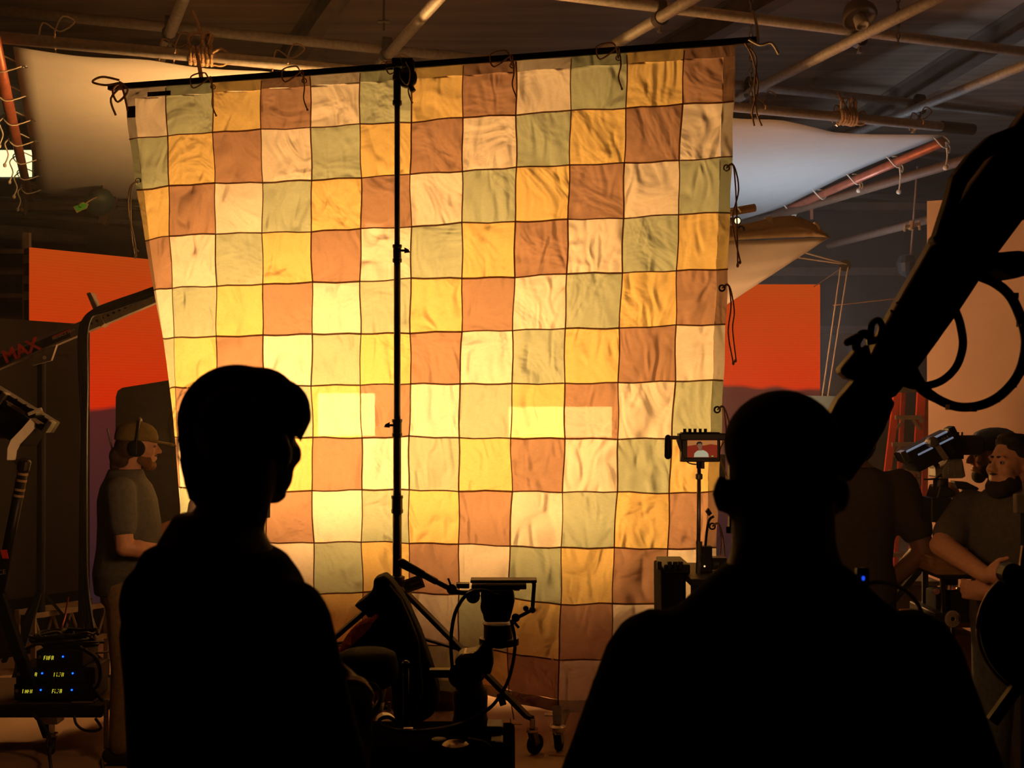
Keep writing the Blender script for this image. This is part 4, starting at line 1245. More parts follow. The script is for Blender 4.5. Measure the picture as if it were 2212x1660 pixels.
def unit(px, py, w, h, label, ledx, ledy, dx):
    c = P(px, py, YC - .02)
    r = thing('battery_unit', label, 'unit', (c.x, c.y, c.z - h / 2), 'black units stacked on the cart')
    B().box(c + V((0, .11, 0)), (w, .22, h)).build('case', M_unit, r, bevel=.006)
    B().box(c + V((0, -.002, 0)), (w - .02, .006, h - .02)).build('front_panel', M_matte, r)
    q = P(ledx, ledy, YC - .03)
    B().ell(q, .005, n=10, m=6).build('status_light', E_blue, r)
    q = P(dx, ledy + 7, YC - .027)
    b = B()
    for i in range(4):
        s = V((i * .013 - .022, 0, 0))
        b.bar(q + s + V((.0, 0, 0)), q + s + V((.003, 0, .020)), .0022, .0022, up=(0, 1, 0))
        if (i + int(px)) % 3:
            b.bar(q + s + V((.002, 0, .019)), q + s + V((.009, 0, .019)), .0022, .0022, up=(0, 1, 0))
            b.bar(q + s + V((.001, 0, .010)), q + s + V((.008, 0, .010)), .0022, .0022, up=(0, 1, 0))
        if (i + int(py)) % 2:
            b.bar(q + s + V((.007, 0, .001)), q + s + V((.010, 0, .019)), .0022, .0022, up=(0, 1, 0))
    b.build('readout', E_yel, r)
    B().cyl(c + V((-w / 2 + .02, -.012, .01)), c + V((-w / 2 + .02, 0, .01)), .009, n=10).build('knob', M_steel, r)
    return r
uh = .083
def rowz(k): return HY - (zt + uh / 2 + .0845 * k - CZ) / YC * F
ww = .198
unit(72, rowz(0), ww, uh, 'black unit, lower left of the stack on the cart', 88, rowz(0) - 5, 58)
unit(158, rowz(0), ww, uh, 'black unit, lower right of the stack on the cart', 155, rowz(0) - 5, 122)
unit(76, rowz(1), ww, uh, 'black unit, middle left of the stack on the cart', 91, rowz(1) - 5, 68)
unit(162, rowz(1), ww, uh, 'black unit, middle right of the stack on the cart', 157, rowz(1) - 5, 126)
unit(128, rowz(2), .235, uh, 'black unit on top of the stack on the cart', 136, rowz(2) - 5, 104)
def cable(name, label, pts, rad=.008, m=M_cable, cat='cable', grp=None, k=6):
    o = B().tube(pts, rad, 6, k).build(name, m, smooth=True)
    return tag(o, label, cat, grp)
zc = zt + uh * 3 + .02
random.seed(4)
r = thing('coiled_cable', 'tangle of black cables heaped on top of the stacked units', 'cables', (P(128, 1, YC).x, YC + .1, zc))
for k in range(7):
    pts = []
    cx = P(random.uniform(105, 160), 1, YC).x
    for i in range(16):
        a = i * .8 + k
        pts.append(V((cx + (.06 + .05 * random.random()) * math.cos(a) * 1.3, YC + .09 + .07 * math.sin(a), zc + .012 * k * .8 + random.uniform(-.008, .012))))
    B().tube(pts, .008, 6, 4).build('coil', M_cable, r, smooth=True)
cable('loose_cable', 'black cable looping off the right of the stacked units to the deck', [P(172, 1398, YC), P(188, 1408, YC), P(208, 1425, YC - .05), P(216, 1455, YC - .05), P(212, 1480, YC - .05), P(204, 1492, YC), P(222, 1515, YC)], .009)
cable('loose_cable', 'black cable hanging under the cart in a wide loop', [P(160, 1546, YC - .1), P(165, 1565, YC - .12), P(182, 1578, YC - .12), P(205, 1580, YC - .12), P(218, 1572, YC - .12), P(206, 1553, YC - .1)], .007)
cable('loose_cable', 'black cable trailing from the cart deck past the caster to the floor', [P(70, 1542, YC - .1), P(88, 1562, YC - .12), P(104, 1585, YC - .14), P(111, 1610, YC - .2), P(107, 1632, YC - .3), V((P(98, 1, 5.1).x, 5.2, .012))], .009)
cable('loose_cable', 'black cable running from the stacked units across to the left', [P(110, 1394, YC + .05), P(80, 1392, YC), P(50, 1405, YC), P(10, 1412, YC), P(-30, 1412, YC)], .008)
cable('loose_cable', 'thin black cable crossing right from the stacked units', [P(188, 1408, YC + .1), P(215, 1411, YC + .2), P(250, 1406, YC + .35)], .006)
cable('red_cable', 'thin red cable hanging behind the stacked units', [P(148, 1290, 7.3), P(140, 1335, 7.25), P(133, 1370, 7.1), V((P(128, 1, 7).x, 7.0, .02))], .006, mat('red_cable', (.25, .03, .02), .5))
r = thing('power_brick', 'flat black power brick with a yellow edge on the cart deck', 'power brick', P(185, 1527, YC))
B().box(P(188, 1527, YC + .02) + V((0, .0, .022)), (.12, .12, .04)).build('case', M_unit, r, bevel=.008)
B().box(P(188, 1527, YC + .02) + V((0, -.061, .038)), (.11, .004, .005)).build('edge_stripe', mat('amber_stripe', (.45, .28, .03), .6), r)
r = thing('floor_caster', 'grey caster on the floor behind the stacked units', 'dolly', V((P(148, 1, 8.0).x, 8.0 - .3, 0)))  # one caster with its plate, standing alone on the floor
caster(r, (P(148, 1, 7.7).x, 7.7, 0), .07, .3, mat('grey_wheel', (.2, .2, .18), .6))
B().box((P(148, 1, 7.7).x, 7.7, .24), (.12, .12, .02)).build('plate', M_steel, r)

# ================================================================= camera dolly with fluid head, centre
M_dol = mat('dolly_black', (.008, .0075, .007), .42, spec=.35)
M_dgrey = mat('dolly_grey', (.013, .012, .0105), .5, .1)
YD = 4.9
def D(px, py, dy=0): return P(px, py, YD + dy)
r = thing('camera_dolly', 'black camera dolly with a bulbous centre column and low deck', 'dolly', V((D(985, 1).x, YD, 0)))
zd = D(0, 1569).z
xl, xr = D(780, 1).x, D(1112, 1).x
B().box(((xl + xr) / 2, YD - .27, zd - .13), (xr - xl, .68, .26)).build('chassis', mat('dolly_deck_rubber', (.0035, .0032, .003), 1.0, spec=0.), r, bevel=.02)
B().box(((xl + xr) / 2 - .03, YD - .27, zd + .004), (xr - xl - .1, .62, .012)).build('deck_plate', mat('dolly_deck_rubber', (.0035, .0032, .003), 1.0, spec=0.), r, bevel=.003)
for xx in (xl + .08, xr - .08):
    for yy in (YD - .60, YD + .06):
        B().lathe([(.03, -.03), (.085, -.03), (.095, -.02), (.095, .02), (.085, .03), (.03, .03)], (xx, yy, .095), (0, 1, 0), 22).build('wheel', M_rubber, r)
cx = D(1016, 1).x
def Rz(py): return D(0, py).z
B().lathe([(.085, zd - .02), (.085, zd + .0), (.072, Rz(1545)), (.074, Rz(1525)), (.076, Rz(1508)), (.070, Rz(1492)), (.055, Rz(1482)), (.052, Rz(1470)), (.060, Rz(1466)), (.062, Rz(1452)), (.05, Rz(1446))], (cx, YD, 0), (0, 0, 1), 26).build('column', M_dgrey, r, smooth=True)
B().lathe([(.03, -.02), (.055, -.012), (.055, .012), (.03, .02)], D(996, 1460, -.06), (0, 1, .0), 18).build('level_knob', M_dol, r)
B().prism([D(x, y, -.06) for x, y in ((982, 1428), (994, 1414), (1028, 1409), (1046, 1386), (1062, 1386), (1066, 1436), (1060, 1458), (984, 1462))], (0, .12, 0)).build('riser_arm', M_dol, r, bevel=.008)
B().prism([D(x, y, -.064) for x, y in ((1002, 1413), (1024, 1411), (1016, 1420), (992, 1422))], (0, .12, 0)).build('arm_plate', M_steel, r, bevel=.002)
B().box(D(955, 1454), (.11, .05, .035)).build('side_arm', M_dol, r, bevel=.003)
B().cyl(D(972, 1446, -.02), D(984, 1446, -.02), .012).build('lock_stub', M_steel, r)
B().box(D(1068, 1590, -.1), (.075, .12, .11)).build('step_box', M_dol, r, bevel=.008)
B().box(D(1072, 1608, -.2), (.06, .14, .06)).build('pedal', M_dgrey, r, bevel=.01)
for px, py in ((905, 1578), (872, 1583)):
    pass
c = V((D(992, 1).x, YD - .34, zd + .01))
B().lathe([(.055, 0), (.055, .012), (.04, .02), (.012, .024)], c, (0, 0, 1), 20).build('hub_cap', mat('satin_cap', (.30, .24, .17), .3, .7), r, smooth=False)
c = V((D(958, 1).x, YD - .3, zd + .01))
B().lathe([(.03, 0), (.03, .02), (.02, .024)], c, (0, 0, 1), 16).build('hub_cap', M_dgrey, r)
B().tube([V((D(1018, 1).x, YD - .35, zd + .04)), V((D(1050, 1).x, YD - .36, zd + .03)), V((D(1062, 1).x, YD - .35, zd + .0)), V((D(1040, 1).x, YD - .38, zd - .02))], .012, 8, 5).build('handle_loop', M_dgrey, r)
B().cyl(D(877, 1568, -.1), D(877, 1440, -.1), .0125, n=12).build('seat_rail', M_dgrey, r, smooth=True)
B().lathe([(.0125, 0), (.018, .005), (.018, .02), (.008, .03)], D(877, 1443, -.1), (0, 0, 1), 12).build('rail_cap', M_dgrey, r)
B().bar(D(872, 1576, -.34), D(892, 1576, -.34), .02, .010).bar(D(870, 1581, -.36), D(894, 1581, -.36), .02, .006).build('latch', M_steel, r)

# seat
r = thing('dolly_seat', 'round padded dark grey seat beside the dolly', 'seat', V((D(795, 1).x, 4.75, 0)))
c = P(793, 1440, 4.72)
b = B()
rx = 66 / F * 4.72
b.lathe([(rx * .7, -.085), (rx * .96, -.065), (rx * 1.02, -.03), (rx, .02), (rx * .92, .052), (rx * .7, .066), (.02, .068)], c, (0, 0, 1), 30).build('cushion', mat('seat_vinyl', (.013, .012, .010), .9, scale=60, bump=.1, spec=.1), r, smooth=True)
B().lathe([(.02, 0), (.035, .005), (.035, .02), (.02, .03)], P(838, 1474, 4.75), (0, 0, 1), 16).build('height_knob', M_black, r)
B().cyl((c.x, c.y, .18), (c.x, c.y, c.z - .07), .022).build('post', M_dgrey, r)
for k in range(3):
    a = k * 2.1 + .3
    B().bar((c.x, c.y, .2), (c.x + .22 * math.cos(a), c.y + .22 * math.sin(a), .02), .03, .025).build('leg', M_dgrey, r)
# bare aluminium baby stand seen under the seat
r = thing('baby_stand', 'short silver stand with a T-handle under the dolly seat', 'stand', P(822, 1600, 5.5))
p0, p1 = P(830, 1478, 5.5), P(812, 1565, 5.5)
B().cyl(p0, p0.lerp(p1, .55), .016).build('upper_tube', M_steel, r, smooth=True)
B().cyl(p0.lerp(p1, .45), p1, .021).build('lower_tube', M_steel, r, smooth=True)
B().cyl(P(833, 1527, 5.45), P(842, 1526, 5.45), .006).cyl(P(841, 1517, 5.45), P(841, 1537, 5.45), .009).build('t_handle', M_steel, r)
for k, e in enumerate((V((-.16, -.1, 0)), V((.18, -.05, 0)), V((.02, .2, 0)))):
    B().bar(p1, V((p1.x, p1.y, .015)) + e, .02, .014).build('leg', M_steel, r)
B().lathe([(.02, 0), (.05, .006), (.05, .016), (.03, .02)], P(832, 1563, 5.4), (.3, -.6, .7), 18).build('pulley', M_chrome, r)

# fluid head
r = thing('fluid_head', 'black fluid head with long pan handle on the dolly column', 'tripod head', D(1072, 1390))
B().cyl(D(1078, 1378), D(1078, 1392), .086, n=26).build('flange', M_dgrey, r)
B().lathe([(.062, Rz(1380)), (.062, Rz(1352)), (.068, Rz(1347))], (D(1076, 1).x, YD, 0), (0, 0, 1), 24).build('pan_base', M_dol, r)
B().cyl(D(1078, 1392), D(1078, 1400), .024).build('tie_down', M_dol, r)
B().prism([D(x, y, -.075) for x, y in ((1037, 1282), (1042, 1278), (1108, 1274), (1112, 1300), (1106, 1325), (1100, 1346), (1046, 1346), (1042, 1325))], (0, .15, 0)).build('tilt_body', M_dol, r, bevel=.012)
B().lathe([(.04, 0), (.055, .012), (.055, .03), (.03, .036)], D(1066, 1308, -.075), (0, -1, 0), 24).build('tilt_drum', M_dgrey, r)
B().box(D(1078, 1265), (.235, .12, .018)).build('balance_plate', M_dol, r, bevel=.003)
B().box(D(1088, 1254), (.285, .09, .013)).build('camera_plate', M_dgrey, r, bevel=.003)
B().box(D(1000, 1265), (.055, .05, .02)).cyl(D(986, 1265), D(994, 1265), .012).build('plate_stop', M_dol, r)
B().cyl(D(1110, 1274, -.03), D(1123, 1274, -.03), .006).build('lock_stub', mat('brass', (.5, .3, .1)), r)
pts = [D(1030, 1281, -.06), D(1000, 1281, -.1), D(982, 1277, -.12), D(940, 1256, -.16)]
B().tube(pts, .011, 10, 5).build('pan_handle', M_dol, r, smooth=True)
B().cyl(D(942, 1257, -.16), D(905, 1237, -.2), .014, n=12).build('handle_tube', M_dol, r, smooth=True)
B().cone(D(912, 1241, -.2), D(868, 1217, -.24), .0165, .0195).build('handle_grip', M_rubber, r, smooth=True)
B().lathe([(.016, -.012), (.022, -.01), (.022, .01), (.016, .012)], D(976, 1273, -.13), (0, 1, 0), 14).bar(D(976, 1270, -.14), D(968, 1250, -.14), .008, .008).build('handle_clamp', M_dol, r)
B().lathe([(.024, -.02), (.03, -.015), (.03, .015), (.024, .02)], D(1022, 1288, -.08), (0, 1, 0), 18).build('rosette', M_dol, r)
b = B(); b.cyl(D(1154, 1256, -.03), D(1152, 1262, -.03), .010); b.cyl(D(1154, 1262, -.03), D(1150, 1318, -.03), .0085); b.cyl(D(1150, 1318, -.03), D(1116, 1336, -.03), .008)
b.build('link_rod', M_dol, r)
for (x, y, rr) in ((1150, 1318, .014), (1136, 1315, .012), (1114, 1335, .018)):
    B().lathe([(rr * .8, -.012), (rr, -.008), (rr, .008), (rr * .8, .012)], D(x, y, -.035), (0, 1, 0), 14).build('link_knob', M_dol, r)
B().bar(D(1110, 1344, -.04), D(1121, 1357, -.04), .01, .012).build('link_lever', M_dol, r, bevel=.002)
cable('head_cable', 'black cable looping left of the fluid head down to the dolly column', [D(1070, 1284, -.09), D(1040, 1276, -.1), D(1008, 1286, -.12), D(985, 1320, -.12), D(975, 1370, -.12), D(975, 1420, -.12), D(981, 1462, -.1), D(990, 1490, -.095)], .008)
cable('head_cable', 'black cable looping right of the fluid head down to the floor', [D(1104, 1340, -.1), D(1112, 1380, -.12), D(1110, 1420, -.13), D(1098, 1470, -.13), D(1076, 1510, -.14), D(1050, 1536, -.14), D(1000, 1562, -.2), D(930, 1578, -.4), D(870, 1580, -.42), D(826, 1570, -.4), D(820, 1556, -.38), D(840, 1550, -.37), D(862, 1566, -.36)], .008)
r = thing('coiled_cable', 'coil of black cable hanging at the seat by the left man', 'cables', P(790, 1500, 4.6))
for k in range(4):
    rr = (42 + 3 * k) / F * 4.6
    c = P(778 + 5 * k, 1514 + 2 * k, 4.6 - .012 * k)
    pts = [c + V((rr * (1.0 - .16 * k) * math.cos(t) + .02 * math.sin(t), .01 * math.sin(2 * t + k), rr * .85 * math.sin(t))) for t in [i * PI / 6 + k * .3 for i in range(13)]]
    B().tube(pts, .0055, 6, 3).build('loop', M_cable, r, smooth=True)
B().bar(P(752, 1478, 4.62), P(768, 1490, 4.62), .03, .03).build('strap', M_matte, r)
cable('grey_cable', 'pale grey cable curving over the floor to the stand caster', [V((D(1078, 1).x, 5.15, .12)), V((P(1092, 1, 5.3).x, 5.3, .09)), V((P(1118, 1, 5.35).x, 5.4, .015)), V((P(1146, 1, 5.4).x, 5.35, .012)), V((P(1150, 1, 5.3).x, 5.2, .012)), V((P(1110, 1, 5).x, 5.0, .012))], .011, mat('grey_cable', (.16, .14, .11), .5))
cable('thin_wire', 'thin wire hanging from the foot of the patchwork to the floor', [Q(2.42, QH - .03) + V((0, -.03, -.12)), P(1103, 1560, 6.1), P(1106, 1610, 5.7), V((P(1098, 1, 5.5).x, 5.5, .01))], .003)
cable('floor_cable', 'cable lying curled on the floor at the bottom left of the cart', [V((P(205, 1, 5.4).x, 5.5, .01)), V((P(212, 1, 5.4).x, 5.45, .06)), V((P(220, 1, 5.4).x, 5.4, .07)), V((P(222, 1, 5.3).x, 5.3, .02)), V((P(200, 1, 5.2).x, 5.2, .01))], .008)

# ================================================================= monitor stand and video cart
YM = 4.75
def Mn(px, py, dy=0): return P(px, py, YM + dy)
r = thing('monitor', 'small black field monitor showing a man in white before red hills', 'monitor', Mn(1510, 1000))
B().box(Mn(1512, 966, .02), (.165, .05, .125)).build('housing', M_black, r, bevel=.006)
B().box(Mn(1516, 944, .02), (.20, .06, .03)).build('top_rail', M_black, r, bevel=.004)
for k in range(5):
    c = Mn(1479 + 11.2 * k, 940)
    B().cyl(c, c + V((0, 0, .026)), .0065, n=10).cyl(c + V((.012, 0, -.005)), c + V((.012, 0, .01)), .009, n=10).build('knob', M_black, r)
B().bar(Mn(1470, 946), Mn(1446, 946), .02, .016).build('arm', M_black, r)
B().cone(Mn(1443, 946), Mn(1443, 985), .013, .0155).build('side_handle', M_rubber, r, smooth=True)
B().prism([Mn(x, y, -.02) for x, y in ((1464, 952), (1470, 952), (1472, 980), (1470, 998), (1548, 998), (1548, 992), (1478, 990))], (0, .03, 0)).build('cage', M_black, r, bevel=.002)
scr = B(); scr.box(Mn(1517, 970, -.008), (.125, .004, .072)); scr.build('screen', emis('monitor_hills', (.22, .022, .008), .9), r)
def mp(x, y, d=-.012): return Mn(x, y, d)
B().prism([mp(x, y) for x, y in ((1485, 952), (1549, 952), (1549, 962), (1535, 960), (1520, 963), (1505, 961), (1485, 964))], (0, .001, 0)).build('screen_sky', emis('monitor_sky', (.42, .15, .04), .9), r)
B().prism([mp(x, y, -.014) for x, y in ((1499, 988), (1500, 980), (1505, 975), (1511, 973), (1519, 973), (1526, 976), (1530, 981), (1531, 988))], (0, .001, 0)).build('screen_shirt', emis('monitor_shirt', (.42, .38, .24), .9), r)
B().prism([mp(x, y, -.016) for x, y in ((1507, 958), (1510, 956), (1515, 957), (1517, 963), (1516, 969), (1516, 974), (1510, 974), (1509, 969), (1506, 965))], (0, .001, 0)).build('screen_face', emis('monitor_face', (.22, .10, .05), .8), r)
B().prism([mp(x, y, -.018) for x, y in ((1504, 959), (1507, 955), (1513, 954), (1517, 957), (1517, 962), (1514, 958), (1508, 959), (1506, 962))], (0, .001, 0)).build('screen_hair', emis('monitor_hair', (.02, .012, .01), .8), r)
B().box(mp(1539, 986, -.014), (.008, .001, .003)).build('screen_mark', emis('monitor_green', (.05, .6, .1), 1), r)
B().tube([Mn(1484, 998), Mn(1492, 1002, .02), Mn(1506, 1004, .02)], .003, 5, 4).build('lead', M_cable, r)
B().cyl(Mn(1510, 996, .02), Mn(1510, 1012, .02), .011).box(Mn(1518, 1004, .02), (.012, .02, .035)).build('mount', M_black, r)
zsh = Mn(0, 1240).z
r = thing('monitor_stand', 'thin silver baby pole holding the field monitor', 'stand', Mn(1510, 1240, .02))
B().cyl(V((Mn(1510, 1).x, YM + .02, zsh)), Mn(1510, 1012, .02), .0085, n=12).build('pole', M_steel, r, smooth=True)
B().cyl(Mn(1510, 1200, .02), Mn(1510, 1170, .02), .0135, n=12).build('collar', M_steel, r)
B().cyl(V((Mn(1510, 1).x, YM + .02, zsh)), Mn(1510, 1175, .02), .0115, n=12).build('base_tube', M_steel, r)
B().lathe([(.013, -.012), (.015, -.008), (.015, .008), (.013, .012)], Mn(1510, 1030, .02), (0, 0, 1), 12).build('collar', M_steel, r)
r = thing('video_cart', 'dark video cart behind the broad-shouldered man', 'cart', V((Mn(1640, 1).x, YM + .2, 0)))
xa, xb = Mn(1480, 1).x, Mn(1750, 1).x
B().box(((xa + xb) / 2, YM + .1, zsh - .015), (xb - xa, .5, .03)).build('top_shelf', M_dgrey, r, bevel=.003)
B().box(((xa + xb) / 2, YM + .1, .35), (xb - xa, .5, .03)).build('low_shelf', M_dgrey, r)
for xx in (xa + .02, xb - .02):
    for yy in (YM - .13, YM + .33):
        B().bar((xx, yy, .1), (xx, yy, zsh - .03), .03, .03, up=(1, 0, 0)).build('upright', M_dgrey, r)
        B().lathe([(.02, -.015), (.05, -.015), (.05, .015), (.02, .015)], (xx, yy, .05), (0, 1, 0), 16).build('wheel', M_rubber, r)
r = thing('gear_case', 'black gear case with corner clips at the left of the video cart', 'case', Mn(1452, 1560, .05))
B().prism([Mn(x, y) for x, y in ((1428, 1228), (1482, 1224), (1482, 1500), (1430, 1500))], (0, .25, 0)).build('body', M_matte, r, bevel=.006)
B().box(Mn(1453, 1221, .12), (.11, .27, .04)).build('lid', M_black, r, bevel=.006)
for px in (1424, 1446, 1458, 1470):
    B().box(Mn(px, 1222, -.02), (.018, .03, .035)).build('clip', M_dgrey, r, bevel=.003)
B().box(Mn(1455, 1510, .12), (.12, .25, .04)).build('stand_plate', M_matte, r)
B().bar((Mn(1455, 1).x, YM + .12, 0), (Mn(1455, 1).x, YM + .12, Mn(0, 1508).z), .08, .08, up=(1, 0, 0)).build('stand_post', M_matte, r)
r = thing('transmitter', 'black transmitter box with bent antenna on the video cart', 'transmitter', V((Mn(1530, 1).x, YM + .05, zsh)))
tz = zsh
B().box((Mn(1529, 1).x, YM + .06, tz + .055), (.05, .05, .11)).build('box', M_black, r, bevel=.004)
B().box((Mn(1552, 1).x, YM + .08, tz + .035), (.09, .07, .05)).build('base_box', M_black, r, bevel=.004)
B().tube([(Mn(1529, 1).x, YM + .06, tz + .11), Mn(1528, 1140, .06), Mn(1533, 1122, .06), Mn(1542, 1116, .06)], .006, 6, 4).build('cable', M_cable, r)
B().prism([Mn(x, y, .06) for x, y in ((1524, 1106), (1531, 1098), (1539, 1110), (1532, 1116))], (0, .02, 0)).build('connector', M_dgrey, r, bevel=.002)
B().ell(Mn(1522, 1224, .0), .004, n=8, m=6).build('status_light', emis('amber_led', (1, .6, .25), 1.2), r)
for k in range(3):
    B().box((Mn(1548 + k * 4, 1).x, YM + .043, tz + .035), (.003, .002, .012)).build('contact', M_steel, r)
r = thing('comms_pack', 'small black pack with a blue light beside the right man', 'radio', P(1863, 1262, 2.35))
B().box(P(1862, 1248, 2.35), (.026, .02, .04)).build('pack', M_black, r, bevel=.003)
B().ell(P(1865, 1250, 2.335), (.0035, .002, .005), n=8, m=6).build('status_light', emis('deep_blue_led', (.01, .05, .6), 1.5), r)
B().cyl(P(1862, 1262, 2.35), V((P(1862, 1, 2.35).x, 2.35, 0)), .010).build('post', M_matte, r)
B().tube([P(1868, 1262, 2.35), P(1900, 1258, 2.4), P(1935, 1266, 2.5), P(1965, 1284, 2.6), P(1985, 1310, 2.7), P(1998, 1340, 2.75)], .005, 6, 5).build('lead', M_cable, r)

# ================================================================= near crane arm, right
M_crane = mat('crane_black', (.014, .0125, .011), .38, spec=.5)
r = thing('crane_arm', 'huge black jib arm reaching diagonally down from the upper right', 'crane', P(1850, 940, 3.2))
def cr(px, py, t): return P(px, py, 3.25 - .5 * t)
def slab(pts2, y0, th, name, bev=.01, m=M_crane, parent=r):
    return B().prism([P(x, y, y0) for x, y in pts2], (0, th, 0)).build(name, m, parent, bevel=bev)
slab([(1862, 812), (1914, 700), (2022, 513), (2100, 395), (2260, 180), (2420, 180), (2420, 400), (2212, 475), (2144, 566), (2072, 676), (1996, 782), (1938, 856), (1905, 870)], 3.0, .065, 'main_boom', .010)
slab([(1795, 896), (1812, 862), (1862, 806), (1908, 840), (1936, 870), (1912, 930), (1880, 985), (1840, 1040), (1780, 1045), (1786, 960)], 2.98, .06, 'knuckle', .008)
slab([(2014, 516), (2024, 505), (2048, 430), (2060, 380), (2098, 330), (2142, 290), (2200, 268), (2200, 300), (2130, 345), (2092, 395), (2070, 450), (2050, 505), (2030, 530)], 2.9, .05, 'hose_guard', .008, M_rubber)
slab([(2140, 558), (2150, 545), (2212, 540), (2240, 560), (2240, 590), (2205, 596), (2188, 598), (2160, 580)], 2.9, .12, 'counter_weight', .02, M_matte)
slab([(1814, 800), (1822, 790), (1850, 756), (1878, 742), (1890, 790), (1868, 826), (1832, 818)], 2.94, .06, 'side_bracket', .008)
B().tube([P(1852, 756, 2.95), P(1850, 742, 2.95), P(1862, 722, 2.94), P(1878, 728, 2.94), P(1882, 745, 2.94)], .012, 8, 5).build('cable_hook', M_crane, r)
B().tube([P(1880, 730, 2.94), P(1884, 700, 2.94), P(1897, 692, 2.95), P(1905, 705, 2.96), P(1900, 730, 2.97), P(1888, 735, 2.96)], .009, 8, 5).build('cable_hook', M_crane, r)
B().cone(P(1830, 740, 2.94), P(1852, 730, 2.94), .010, .013).build('hook_peg', M_crane, r)
for px, py in ((1930, 672), (1942, 655)):
    B().bar(P(px - 6, py - 2, 2.992), P(px + 8, py + 10, 2.992), .004, .006, up=(0, 1, 0)).build('tape_band', M_dgrey, r)
u = (P(1960, 690, 2.99) - P(1890, 800, 2.99)).normalized(); up_ = V((u.z, 0, -u.x)); 
text_part('HSNEK', 'lettering', mat('dim_print', (.05, .042, .036), .6), r, P(1962, 702, 2.996), -u, -up_ if (-u).cross(-up_).y < 0 else up_, .055, .0008)
for (a, b_, rr, nm) in (([P(2118, 598, 2.92), P(2150, 612, 2.9), P(2182, 640, 2.88), P(2206, 690, 2.87), P(2216, 740, 2.87), P(2204, 800, 2.87), P(2172, 845, 2.87), P(2128, 873, 2.88), P(2075, 880, 2.9), P(2030, 865, 2.92), P(1995, 838, 2.94), P(1972, 800, 2.97)], 0, .0125, 'cable_loop'),
                        ([P(2064, 672, 2.95), P(2074, 700, 2.93), P(2080, 745, 2.92), P(2068, 788, 2.91), P(2042, 818, 2.91), P(2010, 832, 2.92), P(1975, 834, 2.95), P(1950, 826, 2.98)], 0, .0105, 'cable_loop'),
                        ([P(1974, 792, 2.97), P(1985, 815, 2.95), P(2005, 845, 2.93), P(2028, 862, 2.92)], 0, .008, 'cable_loop'),
                        ([P(1960, 800, 2.97), P(1972, 826, 2.95), P(1992, 850, 2.93), P(2020, 866, 2.92)], 0, .006, 'cable_loop')):
    B().tube(a, rr, 8, 6).build(nm, M_rubber, r, smooth=True)
for px, py in ((2190, 640), (2206, 700), (2206, 800), (2150, 864), (2100, 884), (2052, 880), (2186, 832)):
    c = P(px, py, 2.87); B().box(c, (.012, .03, .014)).build('cable_tie', M_rubber, r)
B().cyl(P(2330, 250, 2.9), P(2330, 250, 3.3), .06).build('pivot', M_matte, r)
e = P(2360, 260, 3.2); B().cyl((e.x, e.y + .1, 0), (e.x, e.y + .1, e.z), .07).build('mast', M_matte, r)
B().box((e.x, e.y + .1, .04), (.9, .9, .08)).build('base', M_matte, r)

# ropes and pulley by the right screen
r = thing('pulley_line', 'pair of pale lines running over a small pulley right of the orange screen', 'rope', P(1826, 575, 9.6))
B().cyl(P(1826, 574, 9.6), P(1826, 574, 9.66), .05).build('pulley', M_black, r)
B().tube([P(1690, 552, 9.6), P(1818, 570, 9.6)], .006, 5, 1).tube([P(1716, 540, 9.6), P(1832, 572, 9.6)], .006, 5, 1).build('line', mat('grey_cord', (.30, .26, .22), .8), r)
B().tube([P(1816, 578, 9.6), P(1776, 858, 9.6)], .006, 5, 1).tube([P(1832, 576, 9.6), P(1788, 858, 9.6)], .006, 5, 1).build('line', mat('grey_cord', (.30, .26, .22), .8), r)
B().cyl(P(1826, 574, 9.64), V((2.93, 11.05, 2.95)), .005).build('bracket', M_pipe_dark, r)
cable('tie_line', 'faint brown tie line stretched level behind the crane arm', [P(1800, 660, 9.9), P(1950, 644, 9.9), P(2010, 638, 9.9)], .006, mat('brown_rod', (.22, .13, .08), .6))

# ================================================================= red step ladder
YR = 9.6
M_lad = mat('ladder_red', (.62, .055, .022), .5, var=.06)
M_ladd = mat('ladder_dark_red', (.30, .03, .02), .5)
M_step = mat('ladder_aluminium', (.26, .20, .15), .5, .3)
def La(px, py, dy=0): return P(px, py, YR + dy)
zf = La(0, 1318).z
r = thing('step_ladder', 'red fibreglass step ladder against the peach wall', 'ladder', V((La(1955, 1).x, YR, 0)))
k0 = -zf  # keep the feet on the floor
fl = [(1940, 845), (1886, 1330)]; fr = [(1990, 845), (1970, 1330)]
def rail(a, b, dy0, dy1, w, m, nm):
    p, q = La(*a, dy0), La(*b, dy1); q.z = 0.0
    return B().bar(p, q, w, .03, up=(0, 1, 0)).build(nm, m, r, bevel=.003), p, q
_, lp, lq = rail((1938, 846), (1878, 1330), 0, -.28, .06, M_lad, 'front_rail')
_, rp, rq = rail((1990, 846), (1964, 1330), 0, -.28, .07, M_lad, 'front_rail')
rail((1951, 846), (1930, 1330), .06, .45, .04, M_ladd, 'rear_rail')
rail((1998, 846), (1996, 1330), .06, .45, .05, M_ladd, 'rear_rail')
B().box((La(1968, 842, .03)), (.28, .16, .05)).build('top_cap', mat('ladder_cap', (.05, .045, .04), .6), r, bevel=.006)
for k in range(8):
    t = .115 + k * .119
    a, c = lp.lerp(lq, t), rp.lerp(rq, t)
    B().bar(a, c, .09, .035).build('step', M_step, r, bevel=.003)
    for e, s in ((a, 1), (c, -1)):
        B().bar(e + V((s * .07, -.03, -.02)), e + V((s * .01, -.03, -.10)), .012, .02).build('brace', M_step, r)
for q in (lq, rq):
    B().box(q + V((0, 0, .04)), (.09, .1, .08)).build('foot', mat('yellow_foot', (.45, .22, .05), .6), r, bevel=.005)
